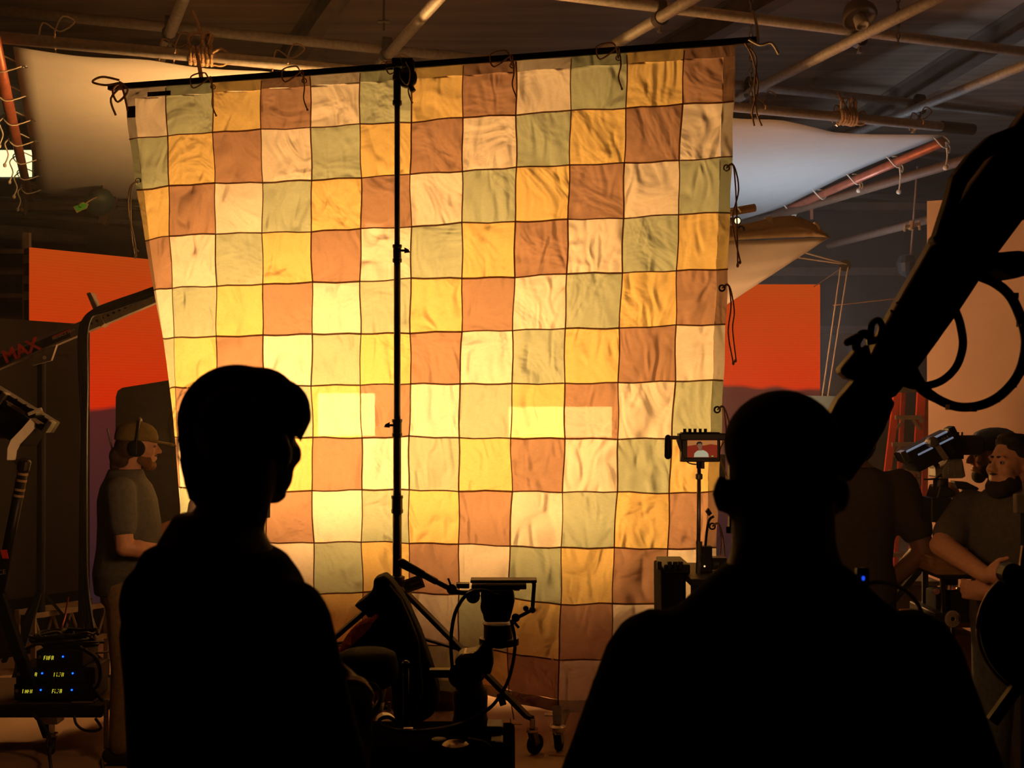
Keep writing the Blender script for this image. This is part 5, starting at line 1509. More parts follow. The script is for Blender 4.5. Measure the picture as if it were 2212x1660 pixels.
c = rp.lerp(rq, .13) + V((.0, -.04, 0)); B().lathe([(.02, 0), (.02, .002)], c, (0, -1, 0), 16).build('badge', mat('grey_badge', (.2, .16, .14), .6), r)
c = rp.lerp(rq, .36) + V((.0, -.035, 0)); B().box(c, (.045, .004, .22)).build('sticker', mat('dark_sticker', (.10, .06, .05), .6), r)
text_part('II\nII\nII\nII', 'print', mat('pale_print', (.35, .3, .24)), r, c + V((-.012, -.004, .07)), (1, 0, 0), (0, 0, 1), .05, .0006)

# ================================================================= people
def ringz(c, f, l, hw, hd, n=20, e=2.3):
    """superellipse ring around c: f forward (half depth hd), l left (half width hw)"""
    out = []
    for i in range(n):
        a = 2 * PI * i / n
        ca, sa = math.cos(a), math.sin(a)
        out.append(c + f * (hd * math.copysign(abs(ca) ** (2 / e), ca)) + l * (hw * math.copysign(abs(sa) ** (2 / e), sa)))
    return out

class Frame:
    """local axes of a figure: x forward, y left, z up, standing at base"""
    def __init__(s, base, yaw, k=1.0, pitch=0., roll=0.):
        s.o = V(base); s.k = k
        s.R = Matrix.Rotation(yaw, 3, 'Z') @ Matrix.Rotation(-pitch, 3, 'Y') @ Matrix.Rotation(roll, 3, 'X')
    def __call__(s, x, y, z): return s.o + s.R @ V((x * s.k, y * s.k, z * s.k))

def head_shape(b, H, jaw=1.0, ears=True, neck_to=None, neck_r=.056, face=True):
    """adds head volumes to b; H is a Frame at the head centre (between the ears)"""
    k = H.k
    def E(x, y, z, rx, ry, rz): b.ell(H(x, y, z), (rx * k, ry * k, rz * k), H.R)
    E(-.012, 0, .035, .097, .077, .086)
    E(.030, 0, .010, .060, .068, .080)
    E(.038, 0, -.055, .050, .056 * jaw, .050)
    E(.068, 0, -.092, .022, .026 * jaw, .020)
    if face:
        b.cone(H(.085, 0, .012), H(.106, 0, -.022), .0085 * k, .0125 * k)
        for s in (-1, 1):
            E(.094, s * .012, -.027, .013, .009, .009)
            E(.080, s * .028, .024, .012, .024, .008)
            E(.058, s * .042, -.022, .028, .022, .026)
        E(.085, 0, -.053, .011, .023, .006)
        E(.083, 0, -.064, .011, .020, .006)
    if ears:
        eo = ears if not isinstance(ears, bool) else .079
        for s in (-1, 1):
            E(-.008, s * eo, -.012 - (eo - .079) * 2, .019, .009 + (eo - .079) * .4, .031)
    if neck_to is not None:
        b.cone(H(-.018, 0, -.045), neck_to, neck_r * k, (neck_r + .006) * k)

def hand_shape(b, wrist, d, n, k=1.0, curl=.5, side=1, spread=1.0):
    """palm, four unequal bent fingers and a thumb; d along the hand, n out of the palm"""
    d = V(d).normalized(); n = V(n); n = (n - d * n.dot(d)).normalized(); s = d.cross(n) * side
    w = V(wrist)
    b.cone(w, w + d * .045 * k, .024 * k, .030 * k)
    R_ = Matrix((d, s, n)).transposed()
    b.ell(w + d * .055 * k, (.050 * k, .042 * k, .018 * k), R_)
    for i, (off, L) in enumerate(((-.030, .066), (-.010, .076), (.010, .071), (.029, .056))):
        p0 = w + d * .090 * k + s * off * k
        a1 = curl * .9; a2 = curl * 2.1; a3 = curl * 2.9
        p1 = p0 + (d * math.cos(a1) + n * math.sin(a1) + s * off * 2 * spread) * L * .45 * k
        p2 = p1 + (d * math.cos(a2) + n * math.sin(a2)) * L * .33 * k
        p3 = p2 + (d * math.cos(a3) + n * math.sin(a3)) * L * .25 * k
        b.cone(p0 - d * .01 * k, p1, .0098 * k, .0090 * k, 8).cone(p1, p2, .0090 * k, .0083 * k, 8).cone(p2, p3, .0083 * k, .0072 * k, 8)
    t0 = w + d * .028 * k - s * .030 * k
    t1 = t0 + (d * .7 - s * .62 + n * .35 * curl).normalized() * .040 * k
    t2 = t1 + (d * .85 - s * .15 + n * .75 * curl).normalized() * .032 * k
    b.cone(t0, t1, .0135 * k, .0108 * k, 8).cone(t1, t2, .0108 * k, .0088 * k, 8)

def torso(b, T, rings, grow=0.):
    f = T.R @ V((1, 0, 0)); l = T.R @ V((0, 1, 0))
    b.loft([ringz(T(cx, 0, z), f, l, (hw + grow) * T.k, (hd + grow) * T.k) for (z, cx, hw, hd) in rings])

STD = [(.86, -.01, .150, .110), (.95, -.01, .170, .120), (1.08, .0, .152, .108), (1.22, .0, .165, .115), (1.34, -.005, .178, .112), (1.41, -.015, .160, .095), (1.46, -.02, .105, .075), (1.50, -.02, .062, .062)]

def person(label, base, yaw, k=1.0, rings=STD, sho=(.185, 1.405), arms=None, legs=None, head=None, shirt=None, pants=None, shoe=None, skin=M_skin,
           vox=.0065, sleeve=.55, shirt_grow=.014, arm_r=(.052, .041, .028), jaw=1.0, neck_r=.056, ears=True, face=True, hands=((.5, 1), (.5, 1)), collar=None, belly=0.):
    """arms: ((elbow, wrist, hand_dir, palm_n) for left, right) in local metres; head: (centre, yaw, pitch) local"""
    T = Frame(base, yaw, k)
    root = thing('person', label, 'person', base)
    hc, hyaw, hpit = head
    Hf = Frame(T(*hc), yaw + hyaw, k, hpit)
    body = B()
    torso(body, T, rings)
    neck_base = T(-.02, 0, 1.44)
    head_shape(body, Hf, jaw, ears, neck_base, neck_r, face)
    sh = B(); torso(sh, T, [r_ for r_ in rings if r_[0] < 1.47 or r_[2] > .09] + [(max(1.475, max([r_[0] for r_ in rings if r_[2] > .09]) + .015), -.02, .070, .066)], shirt_grow)
    if belly:
        sh.ell(T(.04, 0, 1.05), ((.10 + belly) * k, .15 * k, .14 * k), T.R)
    for i, s in enumerate((1, -1)):
        S = T(-.01, s * sho[0], sho[1])
        e, wv, hd_, pn = arms[i]
        Ep, Wp = T(*e), T(*wv)
        body.cone(S, Ep, arm_r[0] * k, arm_r[1] * k).cone(Ep, Wp, arm_r[1] * 1.02 * k, arm_r[2] * k)
        body.ell(Ep.lerp(Wp, .25), (.045 * k,) * 3)
        hand_shape(body, Wp, T.R @ V(hd_), T.R @ V(pn), k, hands[i][0], hands[i][1])
        sh.cone(T(-.012, s * (sho[0] - .05), sho[1] - .005), S, .072 * k, .070 * k)
        if sleeve <= 1:
            m_ = S.lerp(Ep, sleeve)
            sh.cone(S, m_, (arm_r[0] + .020) * k, (arm_r[1] + .024) * k)
            # flat cut hem of the sleeve
        else:
            sh.cone(S, Ep, (arm_r[0] + .018) * k, (arm_r[1] + .016) * k).cone(Ep, Ep.lerp(Wp, sleeve - 1), (arm_r[1] + .016) * k, (arm_r[2] + .014) * k)
    legs = legs or (((.0, .10, .48), (-.02, .115, .07), (.15)), ((.0, -.10, .48), (-.02, -.115, .07), (-.15)))
    pn_ = B()
    torso(pn_, T, [(.80, -.01, .155, .115), (.90, -.01, .172, .122), (.98, -.008, .165, .118), (1.00, -.008, .160, .114)], .012)
    for i, s in enumerate((1, -1)):
        kn, an, ty = legs[i]
        hp = T(-.01, s * .088, .88)
        body.cone(hp, T(*kn), .078 * k, .052 * k).cone(T(*kn), T(*an), .054 * k, .036 * k)
        pn_.cone(hp, T(*kn), .098 * k, .074 * k).cone(T(*kn), T(an[0], an[1], an[2] + .03), .074 * k, .060 * k)
        A = T(*an); fd = Matrix.Rotation(yaw + ty, 3, 'Z') @ V((1, 0, 0))
        body.cone(A, A + fd * .10 * k + V((0, 0, -.03 * k)), .032 * k, .024 * k)
        sb = B()
        bx = V((A.x, A.y, T.o.z))
        sb.cone(bx - fd * .05 * k + V((0, 0, .048 * k)), bx + fd * .16 * k + V((0, 0, .040 * k)), .044 * k, .038 * k).cone(bx + V((0, 0, .05 * k)), bx + V((0, 0, .11 * k)), .045 * k, .048 * k)
        so_ = sb.build('shoe', shoe or M_matte, root, remesh=.009, relax=3)
        for v in so_.data.vertices:
            v.co.z = max(v.co.z, T.o.z - ORG[root.name].z + .002)
    bo = body.build('body', skin, root, remesh=vox, relax=3)
    for v in bo.data.vertices:
        v.co.z = max(v.co.z, .01)
    sh.build('shirt', shirt, root, remesh=.011, relax=4)
    pn_.build('trousers', pants, root, remesh=.012, relax=4)
    return root, T, Hf

def eyes(root, H, lid=M_skin):
    for s in (-1, 1):
        c = H(.0735, s * .029, .006)
        e = B().ell(c, (.0125 * H.k,) * 3, H.R, 12, 8).build('eye', mat('eye_white', (.20, .14, .11), .3), root, smooth=True)
        B().ell(H(.0838, s * .029, .005), (.0035 * H.k, .0055 * H.k, .0055 * H.k), H.R, 10, 6).build('iris', mat('iris_dark', (.02, .012, .008), .2), e)

# ---- broad-shouldered man seen from behind, right foreground
M_tee_blk = mat('black_tee', (.0035, .0033, .0032), .95, spec=.1, scale=60)
M_hair_blk = mat('short_black_hair', (.003, .0028, .0026), .9, spec=.15, scale=200, var=.5)
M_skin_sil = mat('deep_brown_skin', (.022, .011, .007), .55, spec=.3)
Y1 = 1.78
bx_ = P(1688, 1, Y1).x
rg = [(.86, 0, .185, .150), (.98, 0, .200, .165), (1.12, 0, .205, .165), (1.26, 0, .222, .150), (1.34, -.01, .225, .130), (1.385, -.015, .205, .110), (1.425, -.02, .168, .088), (1.46, -.02, .128, .072), (1.495, -.02, .092, .068), (1.53, -.018, .080, .066)]
hz = CZ + (HY - 1010) / F * Y1
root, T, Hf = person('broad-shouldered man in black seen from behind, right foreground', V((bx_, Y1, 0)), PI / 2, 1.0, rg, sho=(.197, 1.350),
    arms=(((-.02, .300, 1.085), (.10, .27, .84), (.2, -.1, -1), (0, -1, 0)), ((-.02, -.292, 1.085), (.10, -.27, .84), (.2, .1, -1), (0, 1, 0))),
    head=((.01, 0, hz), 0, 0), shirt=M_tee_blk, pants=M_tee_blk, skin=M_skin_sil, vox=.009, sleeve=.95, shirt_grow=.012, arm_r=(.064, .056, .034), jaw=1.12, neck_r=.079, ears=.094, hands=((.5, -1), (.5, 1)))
b = B()
b.ell(Hf(-.012, 0, .036), (.104, .090, .086), Hf.R, 20, 12).ell(Hf(-.03, 0, -.015), (.082, .085, .085), Hf.R)
b.build('hair', M_hair_blk, root, remesh=.007, relax=4)
b = B(); b.torus(T(-.018, 0, 1.488), (0, 0, 1), .088, .014, 28).build('collar', M_tee_blk, root, smooth=True)

# ---- young man in lost profile, left foreground
Y2 = 1.92
kx = F / Y2
def L2(px, py, dy=0): return P(px, py, Y2 + dy)
rg = [(.86, -.01, .150, .115), (.96, -.01, .165, .125), (1.10, 0, .165, .120), (1.24, 0, .170, .125), (1.34, -.01, .178, .122), (1.41, -.015, .170, .105), (1.45, -.015, .152, .095), (1.485, -.02, .120, .083), (1.52, -.02, .088, .072), (1.55, -.02, .062, .060)]
base = V((L2(484, 1).x, Y2, .02))
yw = math.radians(50)
hcw = L2(535, 962)
Fr = Frame(base, yw)
loc = Fr.R.transposed() @ (hcw - base)
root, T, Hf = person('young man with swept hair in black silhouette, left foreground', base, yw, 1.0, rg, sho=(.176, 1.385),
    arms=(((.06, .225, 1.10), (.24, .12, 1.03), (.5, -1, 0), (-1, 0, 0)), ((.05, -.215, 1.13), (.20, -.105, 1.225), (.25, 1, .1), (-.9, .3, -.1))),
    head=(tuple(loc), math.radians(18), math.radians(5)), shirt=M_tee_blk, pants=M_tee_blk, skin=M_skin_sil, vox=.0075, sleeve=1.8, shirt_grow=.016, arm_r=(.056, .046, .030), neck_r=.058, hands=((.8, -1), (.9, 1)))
b = B()
b.ell(L2(512, 912), (.099, .092, .098), None, 22, 14)
b.ell(L2(470, 935), (.066, .075, .085)).ell(L2(450, 985), (.046, .06, .08)).ell(L2(455, 1050), (.028, .045, .045))
b.ell(L2(596, 885, .02), (.060, .065, .055)).ell(L2(630, 898, .04), (.034, .05, .034)).ell(L2(560, 850), (.06, .06, .045))
b.cone(L2(650, 880, .05), L2(666, 908, .05), .016, .006).cone(L2(640, 900, .05), L2(660, 930, .05), .016, .005).cone(L2(635, 910, .05), L2(652, 955, .05), .015, .004)
b.cone(L2(418, 1040), L2(412, 1075), .018, .005).cone(L2(428, 1060), L2(424, 1090), .018, .005)
b.build('hair', M_hair_blk, root, remesh=.006, relax=3)
random.seed(9)
b = B()
for k in range(14):
    a = random.uniform(2.2, 3.6)
    c = L2(512, 912)
    p = c + V((.092 * math.cos(a), random.uniform(-.05, .05), .095 * math.sin(a)))
    o = V((math.cos(a), 0, math.sin(a)))
    t = V((-o.z, 0, o.x)) * (1 if a > 1.7 else -1)
    b.tube([p, p + o * .006 + t * .02, p + o * random.uniform(.001, .008) + t * .035 - V((0, 0, .01))], .0005, 4, 4)
b.build('stray_hair', M_hair_blk, root)
# wrist band catching light
Wr = T(.20, -.105, 1.225)
B().torus(Wr + (T(.05, -.215, 1.13) - Wr).normalized() * .01, (T(.05, -.215, 1.13) - Wr), .032, .005, 22).build('wrist_band', mat('wrist_band', (.30, .22, .14), .35, .5), root, smooth=True)

# ---- man with cap and headphones, left middle distance
Y3 = 5.70
def L3(px, py, dy=0): return P(px, py, Y3 + dy)
base = V((L3(280, 1).x, Y3, 0))
yw = math.radians(8)
hcw = L3(299, 965)
loc = Frame(base, yw).R.transposed() @ (hcw - base)
M_tee_grey = mat('charcoal_tee', (.085, .085, .080), .9, scale=50, var=.2, bump=.12)
M_khaki = mat('khaki_trousers', (.26, .18, .09), .9, scale=40, var=.2, bump=.15)
rg3 = [(.84, -.02, .150, .130), (.95, -.02, .170, .140), (1.08, .0, .160, .140), (1.20, .0, .165, .135), (1.32, -.01, .178, .125), (1.39, -.015, .160, .105), (1.43, -.02, .105, .08), (1.47, -.01, .062, .062)]
root, T, Hf = person('bearded man in olive cap and headphones holding a bottle, left of the patchwork', base, yw, .985, rg3, sho=(.185, 1.375),
    arms=(((.05, .225, 1.10), (.27, .15, 1.20), (.6, -.35, .7), (-.2, -1, .1)), ((.02, -.235, 1.10), (.26, -.16, 1.065), (1, .25, .05), (-.1, 1, .2))),
    head=(tuple(V(loc) / .985), math.radians(4), math.radians(-3)), shirt=M_tee_grey, pants=M_khaki, shoe=mat('dark_shoe', (.03, .022, .016), .7), skin=M_skin, vox=.0062, sleeve=.62,
    arm_r=(.056, .044, .029), hands=((.75, -1), (.5, 1)), shirt_grow=.018)
eyes(root, Hf)
M_olive = mat('olive_cap', (.17, .125, .035), .85, scale=40, bump=.15)
k = Hf.k
b = B()
for rr, zz in ((1.0, .0),):
    f = Hf.R @ V((1, 0, 0)); l = Hf.R @ V((0, 1, 0))
    b.loft([ringz(Hf(-.012 + ox, 0, z), f, l, .089 * q * k, .108 * q * k, 22, 2) for z, q, ox in ((.030, 1.0, 0), (.055, 1.0, 0), (.085, .92, -.002), (.108, .74, -.004), (.122, .48, -.006), (.128, .18, -.006))])
cap = b.build('cap', M_olive, root, smooth=True)
rings = []
for j in range(7):
    t = j / 6
    rings.append([Hf(.080 + .105 * math.sqrt(max(0, 1 - (2 * t - 1) ** 2)) * 1.0, (2 * t - 1) * .078, .030 - .018 * (1 - abs(2 * t - 1))), Hf(.055, (2 * t - 1) * .078, .036)])
b = B()
for a, c in rings: b.v += [a, c]
b.f = [[2 * i, 2 * i + 1, 2 * i + 3, 2 * i + 2] for i in range(6)]
o = b.build('brim', M_olive, root, smooth=True); sd = o.modifiers.new('t', 'SOLIDIFY'); sd.thickness = .006
B().ell(Hf(-.006, 0, .130), .008).build('cap_button', M_olive, root)
M_hair3 = mat('brown_hair', (.055, .028, .012), .75, scale=150, var=.5, bump=.3)
b = B()
b.ell(Hf(-.045, 0, -.005), (.075 * k, .086 * k, .075 * k), Hf.R).ell(Hf(-.095, 0, -.055), (.045 * k, .06 * k, .055 * k)).ell(Hf(-.105, .01, -.10), (.030 * k, .045 * k, .045 * k)).ell(Hf(-.06, 0, -.075), (.05 * k, .065 * k, .05 * k)).ell(Hf(-.09, -.02, -.135), (.02 * k, .03 * k, .03 * k))
b.build('hair', M_hair3, root, remesh=.006, relax=3)
b = B()
b.ell(Hf(.068, 0, -.094), (.027 * k, .034 * k, .027 * k), Hf.R).ell(Hf(.052, .030, -.086), (.03 * k, .022 * k, .026 * k), Hf.R).ell(Hf(.052, -.030, -.086), (.03 * k, .022 * k, .026 * k), Hf.R).ell(Hf(.036, .043, -.066), (.040 * k, .014 * k, .028 * k), Hf.R).ell(Hf(.036, -.043, -.066), (.040 * k, .014 * k, .028 * k), Hf.R).ell(Hf(.088, 0, -.043), (.009 * k, .026 * k, .006 * k), Hf.R).ell(Hf(.05, 0, -.10), (.035 * k, .04 * k, .022 * k), Hf.R)
b.build('beard', mat('reddish_beard', (.16, .075, .03), .8, scale=180, var=.4, bump=.3), root, remesh=.005, relax=2)
hp_ = B()
hp_.tube([Hf(.0, .094 * math.cos(a), .015 + .125 * math.sin(a)) for a in [i * PI / 10 for i in range(11)]], .009 * k, 8, 3)
hpo = hp_.build('headphones', M_black, root, smooth=True)
for s in (-1, 1):
    B().lathe([(.020, -.012), (.038, -.010), (.042, .0), (.036, .014), (.02, .018)], Hf(.002, s * .094, -.008), Hf.R @ V((0, s, 0)), 18).build('ear_cup', M_matte, hpo, smooth=True)
    B().bar(Hf(.002, s * .105, .045), Hf(.006, s * .108, -.035), .004, .012).build('slider', M_chrome, hpo)
# bottle in his raised hand
Wl = T(.27, .15, 1.20)
hd = (T.R @ V((.6, -.35, .7))).normalized()
pn = (T.R @ V((-.2, -1, .1))); pn = (pn - hd * pn.dot(hd)).normalized()
bc = Wl + hd * .085 + pn * .045
bt = thing('bottle', 'small white bottle with red cap held by the man in headphones', 'bottle', bc - V((0, 0, .07)))
B().lathe([(.026, -.07), (.028, -.066), (.028, .03), (.022, .048), (.012, .058), (.012, .066)], bc, (.15, 0, 1), 18).build('body', mat('white_plastic', (.55, .48, .42), .4), bt, smooth=True)
B().lathe([(.014, 0), (.014, .024), (.010, .028)], bc + V((.15, 0, 1)).normalized() * .062, (.15, 0, 1), 16).build('cap', mat('red_plastic', (.35, .04, .03), .4), bt)
b = B(); b.cyl(L3(232, 926, -.02), L3(247, 990, -.02), .005).build('antenna', M_steel, root)

# ---- man in black with hand on hip, behind the right foreground man
Y4 = 4.9
def L4(px, py, dy=0): return P(px, py, Y4 + dy)
base = V((L4(1838, 1).x, Y4, 0))
yw = math.radians(82)
M_tee_dark = mat('dark_brown_tee', (.045, .034, .026), .9, scale=50)
hcw = L4(1846, 955)
loc = Frame(base, yw).R.transposed() @ (hcw - base)
root, T, Hf = person('man in a dark tee with a hand on his hip, beside the red ladder', base, yw, 1.02, STD, sho=(.195, 1.39),
    arms=(((0, .24, 1.08), (.12, .22, .86), (.3, 0, -1), (0, -1, 0)), ((-.06, -.285, 1.13), (.02, -.165, .985), (.5, .8, -.2), (0, .4, 1))),
    head=(tuple(V(loc) / 1.02), 0, 0), shirt=M_tee_dark, pants=mat('black_trousers', (.012, .011, .010), .9), skin=M_skin_d, vox=.008, sleeve=.66, arm_r=(.060, .048, .032), shirt_grow=.018)
b = B(); b.ell(Hf(-.02, 0, .03), (.100, .084, .092), Hf.R).ell(Hf(-.04, 0, -.02), (.07, .078, .075), Hf.R).build('hair', M_hair_blk, root, remesh=.008, relax=3)

# ---- camera operator in a backwards blue cap, right
Y5 = 5.0
def L5(px, py, dy=0): return P(px, py, Y5 + dy)
hcw = L5(2142, 985)
base = V((hcw.x + .12, Y5 + .02, 0))
yw = math.radians(176)
loc = Frame(base, yw).R.transposed() @ (hcw - base)
M_tee_g2 = mat('grey_brown_tee', (.15, .125, .105), .9, scale=50, var=.15, bump=.1)
M_jean = mat('dark_denim', (.11, .12, .115), .9, scale=60, var=.25, bump=.15)
root, T, Hf = person('camera operator in a backwards blue cap looking into the viewfinder', base, yw, .97, STD, sho=(.185, 1.36),
    arms=(((.12, .235, 1.20), (.30, .10, 1.36), (.3, -.2, 1), (0, -1, .2)), ((.14, -.225, 1.15), (.33, -.1, 1.31), (1, .3, .1), (0, .9, -.4))),
    head=(tuple(V(loc) / .97), 0, math.radians(-2)), shirt=M_tee_g2, pants=M_jean, skin=M_skin, vox=.0062, sleeve=.75, shirt_grow=.018, hands=((.75, 1), (.8, 1)))
eyes(root, Hf)
M_bluecap = mat('blue_cap', (.15, .24, .50), .85, scale=40, bump=.1)
b = B(); f = Hf.R @ V((1, 0, 0)); l = Hf.R @ V((0, 1, 0)); k = Hf.k
b.loft([ringz(Hf(-.010 + ox, 0, z + .05 * 0), f, l, .088 * q * k, .108 * q * k, 22, 2) for z, q, ox in ((.028, 1.0, 0), (.055, 1.0, 0), (.085, .93, -.002), (.108, .76, -.004), (.122, .48, -.006), (.128, .18, -.006))])
b.build('cap', M_bluecap, root, smooth=True)
b = B()
for t in range(7):
    q = 2 * t / 6 - 1
    b.v += [Hf(-.085 - .075 * math.sqrt(max(0, 1 - q * q)), q * .075, -.005), Hf(-.07, q * .078, .035)]
b.f = [[2 * i, 2 * i + 1, 2 * i + 3, 2 * i + 2] for i in range(6)]
o = b.build('brim', M_bluecap, root, smooth=True); sd = o.modifiers.new('t', 'SOLIDIFY'); sd.thickness = .006
c = Hf(-.005, -.0, .0)
B().box(Hf(.0, .092, .062), (.022, .012, .030)).build('clip', mat('tan_clip', (.4, .33, .24), .5), root, bevel=.003)
b = B(); b.ell(Hf(.060, 0, -.090), (.032 * k, .040 * k, .034 * k), Hf.R).ell(Hf(.030, .046, -.065), (.04 * k, .016 * k, .035 * k), Hf.R).ell(Hf(.030, -.046, -.065), (.04 * k, .016 * k, .035 * k), Hf.R)
b.build('beard', mat('black_beard', (.025, .015, .010), .85, scale=180, var=.4), root, remesh=.006, relax=2)

# ---- bearded man with arms folded, far right
Y6 = 4.40
def L6(px, py, dy=0): return P(px, py, Y6 + dy)
hcw = L6(2188, 1008)
base = V((hcw.x + .03, Y6 + .03, 0))
yw = math.radians(222)
loc = Frame(base, yw).R.transposed() @ (hcw - base)
root, T, Hf = person('bearded dark-haired man in a charcoal tee with folded arms at the right edge', base, yw, .985, STD, sho=(.195, 1.37),
    arms=(((.10, .24, 1.13), (.25, .02, 1.08), (.2, -1, .0), (-1, 0, 0)), ((.18, -.22, 1.23), (.31, .02, 1.15), (.1, 1, .1), (-1, 0, .1))),
    head=(tuple(V(loc) / .985), math.radians(-24), math.radians(8)), shirt=mat('charcoal_tee_two', (.085, .076, .068), .9, scale=50, bump=.1), pants=M_jean, skin=M_skin, vox=.0062, sleeve=.7,
    arm_r=(.062, .050, .032), shirt_grow=.02, jaw=1.12, neck_r=.064, belly=.03, hands=((.6, 1), (.6, -1)))
eyes(root, Hf)
k = Hf.k
b = B(); b.ell(Hf(-.020, 0, .056), (.096 * k, .085 * k, .078 * k), Hf.R).ell(Hf(.025, 0, .106), (.045 * k, .06 * k, .026 * k), Hf.R).ell(Hf(-.05, 0, .0), (.065 * k, .084 * k, .08 * k), Hf.R).ell(Hf(-.10, .03, .085), (.022, .022, .022))
b.build('hair', mat('black_wavy_hair', (.010, .008, .007), .7, scale=120, var=.5, bump=.3), root, remesh=.006, relax=3)
b = B(); b.ell(Hf(.066, 0, -.098), (.036 * k, .046 * k, .038 * k), Hf.R).ell(Hf(.032, .050, -.066), (.040 * k, .012 * k, .036 * k), Hf.R).ell(Hf(.032, -.050, -.066), (.040 * k, .012 * k, .036 * k), Hf.R).ell(Hf(.056, .034, -.090), (.032 * k, .024 * k, .034 * k), Hf.R).ell(Hf(.056, -.034, -.090), (.032 * k, .024 * k, .034 * k), Hf.R).ell(Hf(.091, 0, -.042), (.009 * k, .030 * k, .006 * k), Hf.R)
b.build('beard', mat('black_beard', (.025, .015, .010)), root, remesh=.006, relax=2)
b = B()
for s in (-1, 1): b.cone(Hf(.089, s * .014, .026), Hf(.080, s * .043, .028), .005 * k, .003 * k, 8)
b.build('eyebrows', mat('black_beard', (.02, .01, .01)), root, smooth=True)

# ================================================================= cinema camera on its pedestal, right
M_cam = mat('camera_black', (.028, .026, .024), .42, spec=.4)
M_camg = mat('camera_grey', (.19, .17, .14), .5)
YK = 4.72
def K(px, py, dy=0): return P(px, py, YK + dy)
r = thing('cinema_camera', 'black cinema camera rig on a pedestal beside the operator', 'camera', K(2035, 1200))
B().prism([K(x, y, -.06) for x, y in ((2036, 1016), (2048, 994), (2080, 992), (2087, 1030), (2080, 1034), (2036, 1034))], (0, .16, 0)).build('body', M_camg, r, bevel=.006)
b = B()
for i in range(2):
    for j in range(6):
        b.cyl(K(2049 + 14 * i, 1000 + 5.5 * j, -.064), K(2049 + 14 * i, 1000 + 5.5 * j, -.058), .0035, n=6)
b.build('port_row', M_chrome, r)
B().box(K(2070, 1012, -.062), (.030, .008, .05)).build('side_display', M_camg, r)
B().cyl(K(2060, 962, .02), K(2116, 962, .02), .042, n=22).build('viewfinder_tube', M_cam, r)
B().cyl(K(2100, 962, .02), K(2120, 963, .02), .030, .036, n=20).build('eye_cup', M_rubber, r, smooth=True)
B().box(K(2052, 966, .0), (.055, .08, .10)).build('finder_body', M_cam, r, bevel=.006)
B().box(K(2045, 958, -.04), (.02, .02, .06)).build('finder_screen', M_camg, r, bevel=.002)
B().box(K(2044, 962, -.052), (.018, .003, .004)).build('finder_light', emis('teal_led', (.1, .6, .45), .7), r)
for px in (2062, 2070, 2078):
    B().cyl(K(px, 946, 0), K(px, 934, 0), .005, n=8).build('pin', M_chrome, r)
B().cyl(K(2073, 992), K(2073, 976), .016).build('finder_post', M_cam, r)
B().cyl(K(2032, 1085), K(2032, 1034), .03, n=16).build('neck', M_cam, r)
B().prism([K(x, y, -.05) for x, y in ((2022, 1078), (2030, 1050), (2046, 1050), (2066, 1064), (2064, 1072), (2040, 1076), (2050, 1086), (2022, 1086))], (0, .12, 0)).build('gimbal_plate', M_cam, r, bevel=.006)
B().prism([K(x, y, -.03) for x, y in ((2062, 1040), (2090, 1042), (2118, 1056), (2112, 1062), (2090, 1060), (2070, 1056))], (0, .06, 0)).build('top_handle', M_cam, r, bevel=.008)
B().box(K(2022, 1100, -.02), (.085, .12, .10)).build('matte_box', M_cam, r, bevel=.005)
B().cyl(K(2030, 1102, -.02), K(2070, 1102, -.02), .045, n=20).build('lens', M_cam, r)
B().box(K(2092, 1104, .0), (.12, .13, .10)).build('camera_body', M_cam, r, bevel=.008)
B().ell(K(2082, 1102, -.075), .0055, n=8, m=6).build('status_light', emis('cyan_led', (.02, .45, .9), 2.5), r)
B().ell(K(2076, 1114, -.075), .003, n=8, m=6).build('record_light', emis('red_led', (.7, .03, .02), 1.5), r)
B().box(K(2129, 1106, -.07), (.024, .003, .032)).build('side_screen', emis('pale_screen', (.30, .36, .30), .8), r)
B().bar(K(2126, 1098, -.074), K(2130, 1113, -.074), .004, .003, up=(0, 1, 0)).bar(K(2134, 1100, -.074), K(2133, 1112, -.074), .005, .003, up=(0, 1, 0)).build('side_screen_mark', M_matte, r)
B().cyl(K(2105, 1088, -.07), K(2105, 1130, -.07), .010).build('cable_red', mat('dull_red_cable', (.16, .04, .025), .5), r)
B().tube([K(2036, 1024, -.05), K(2022, 1034, -.06), K(2006, 1036, -.06), K(1996, 1036, -.05)], .004, 6, 5).build('lead', M_cable, r)
B().cyl(K(2044, 1192), K(2042, 1125), .020, n=16).build('pedestal', M_cam, r, smooth=True)
B().lathe([(.055, 0), (.05, .02), (.025, .03)], K(2044, 1194), (0, 0, 1), 18).build('pedestal_foot', M_camg, r)
for px in (2074, 2079):
    B().cyl(K(px, 1196), K(px, 1120), .004, n=8).build('support_rod', M_steel, r)
B().tube([K(2058, 1150), K(2062, 1175), K(2070, 1196)], .005, 6, 4).build('lead', M_cable, r)
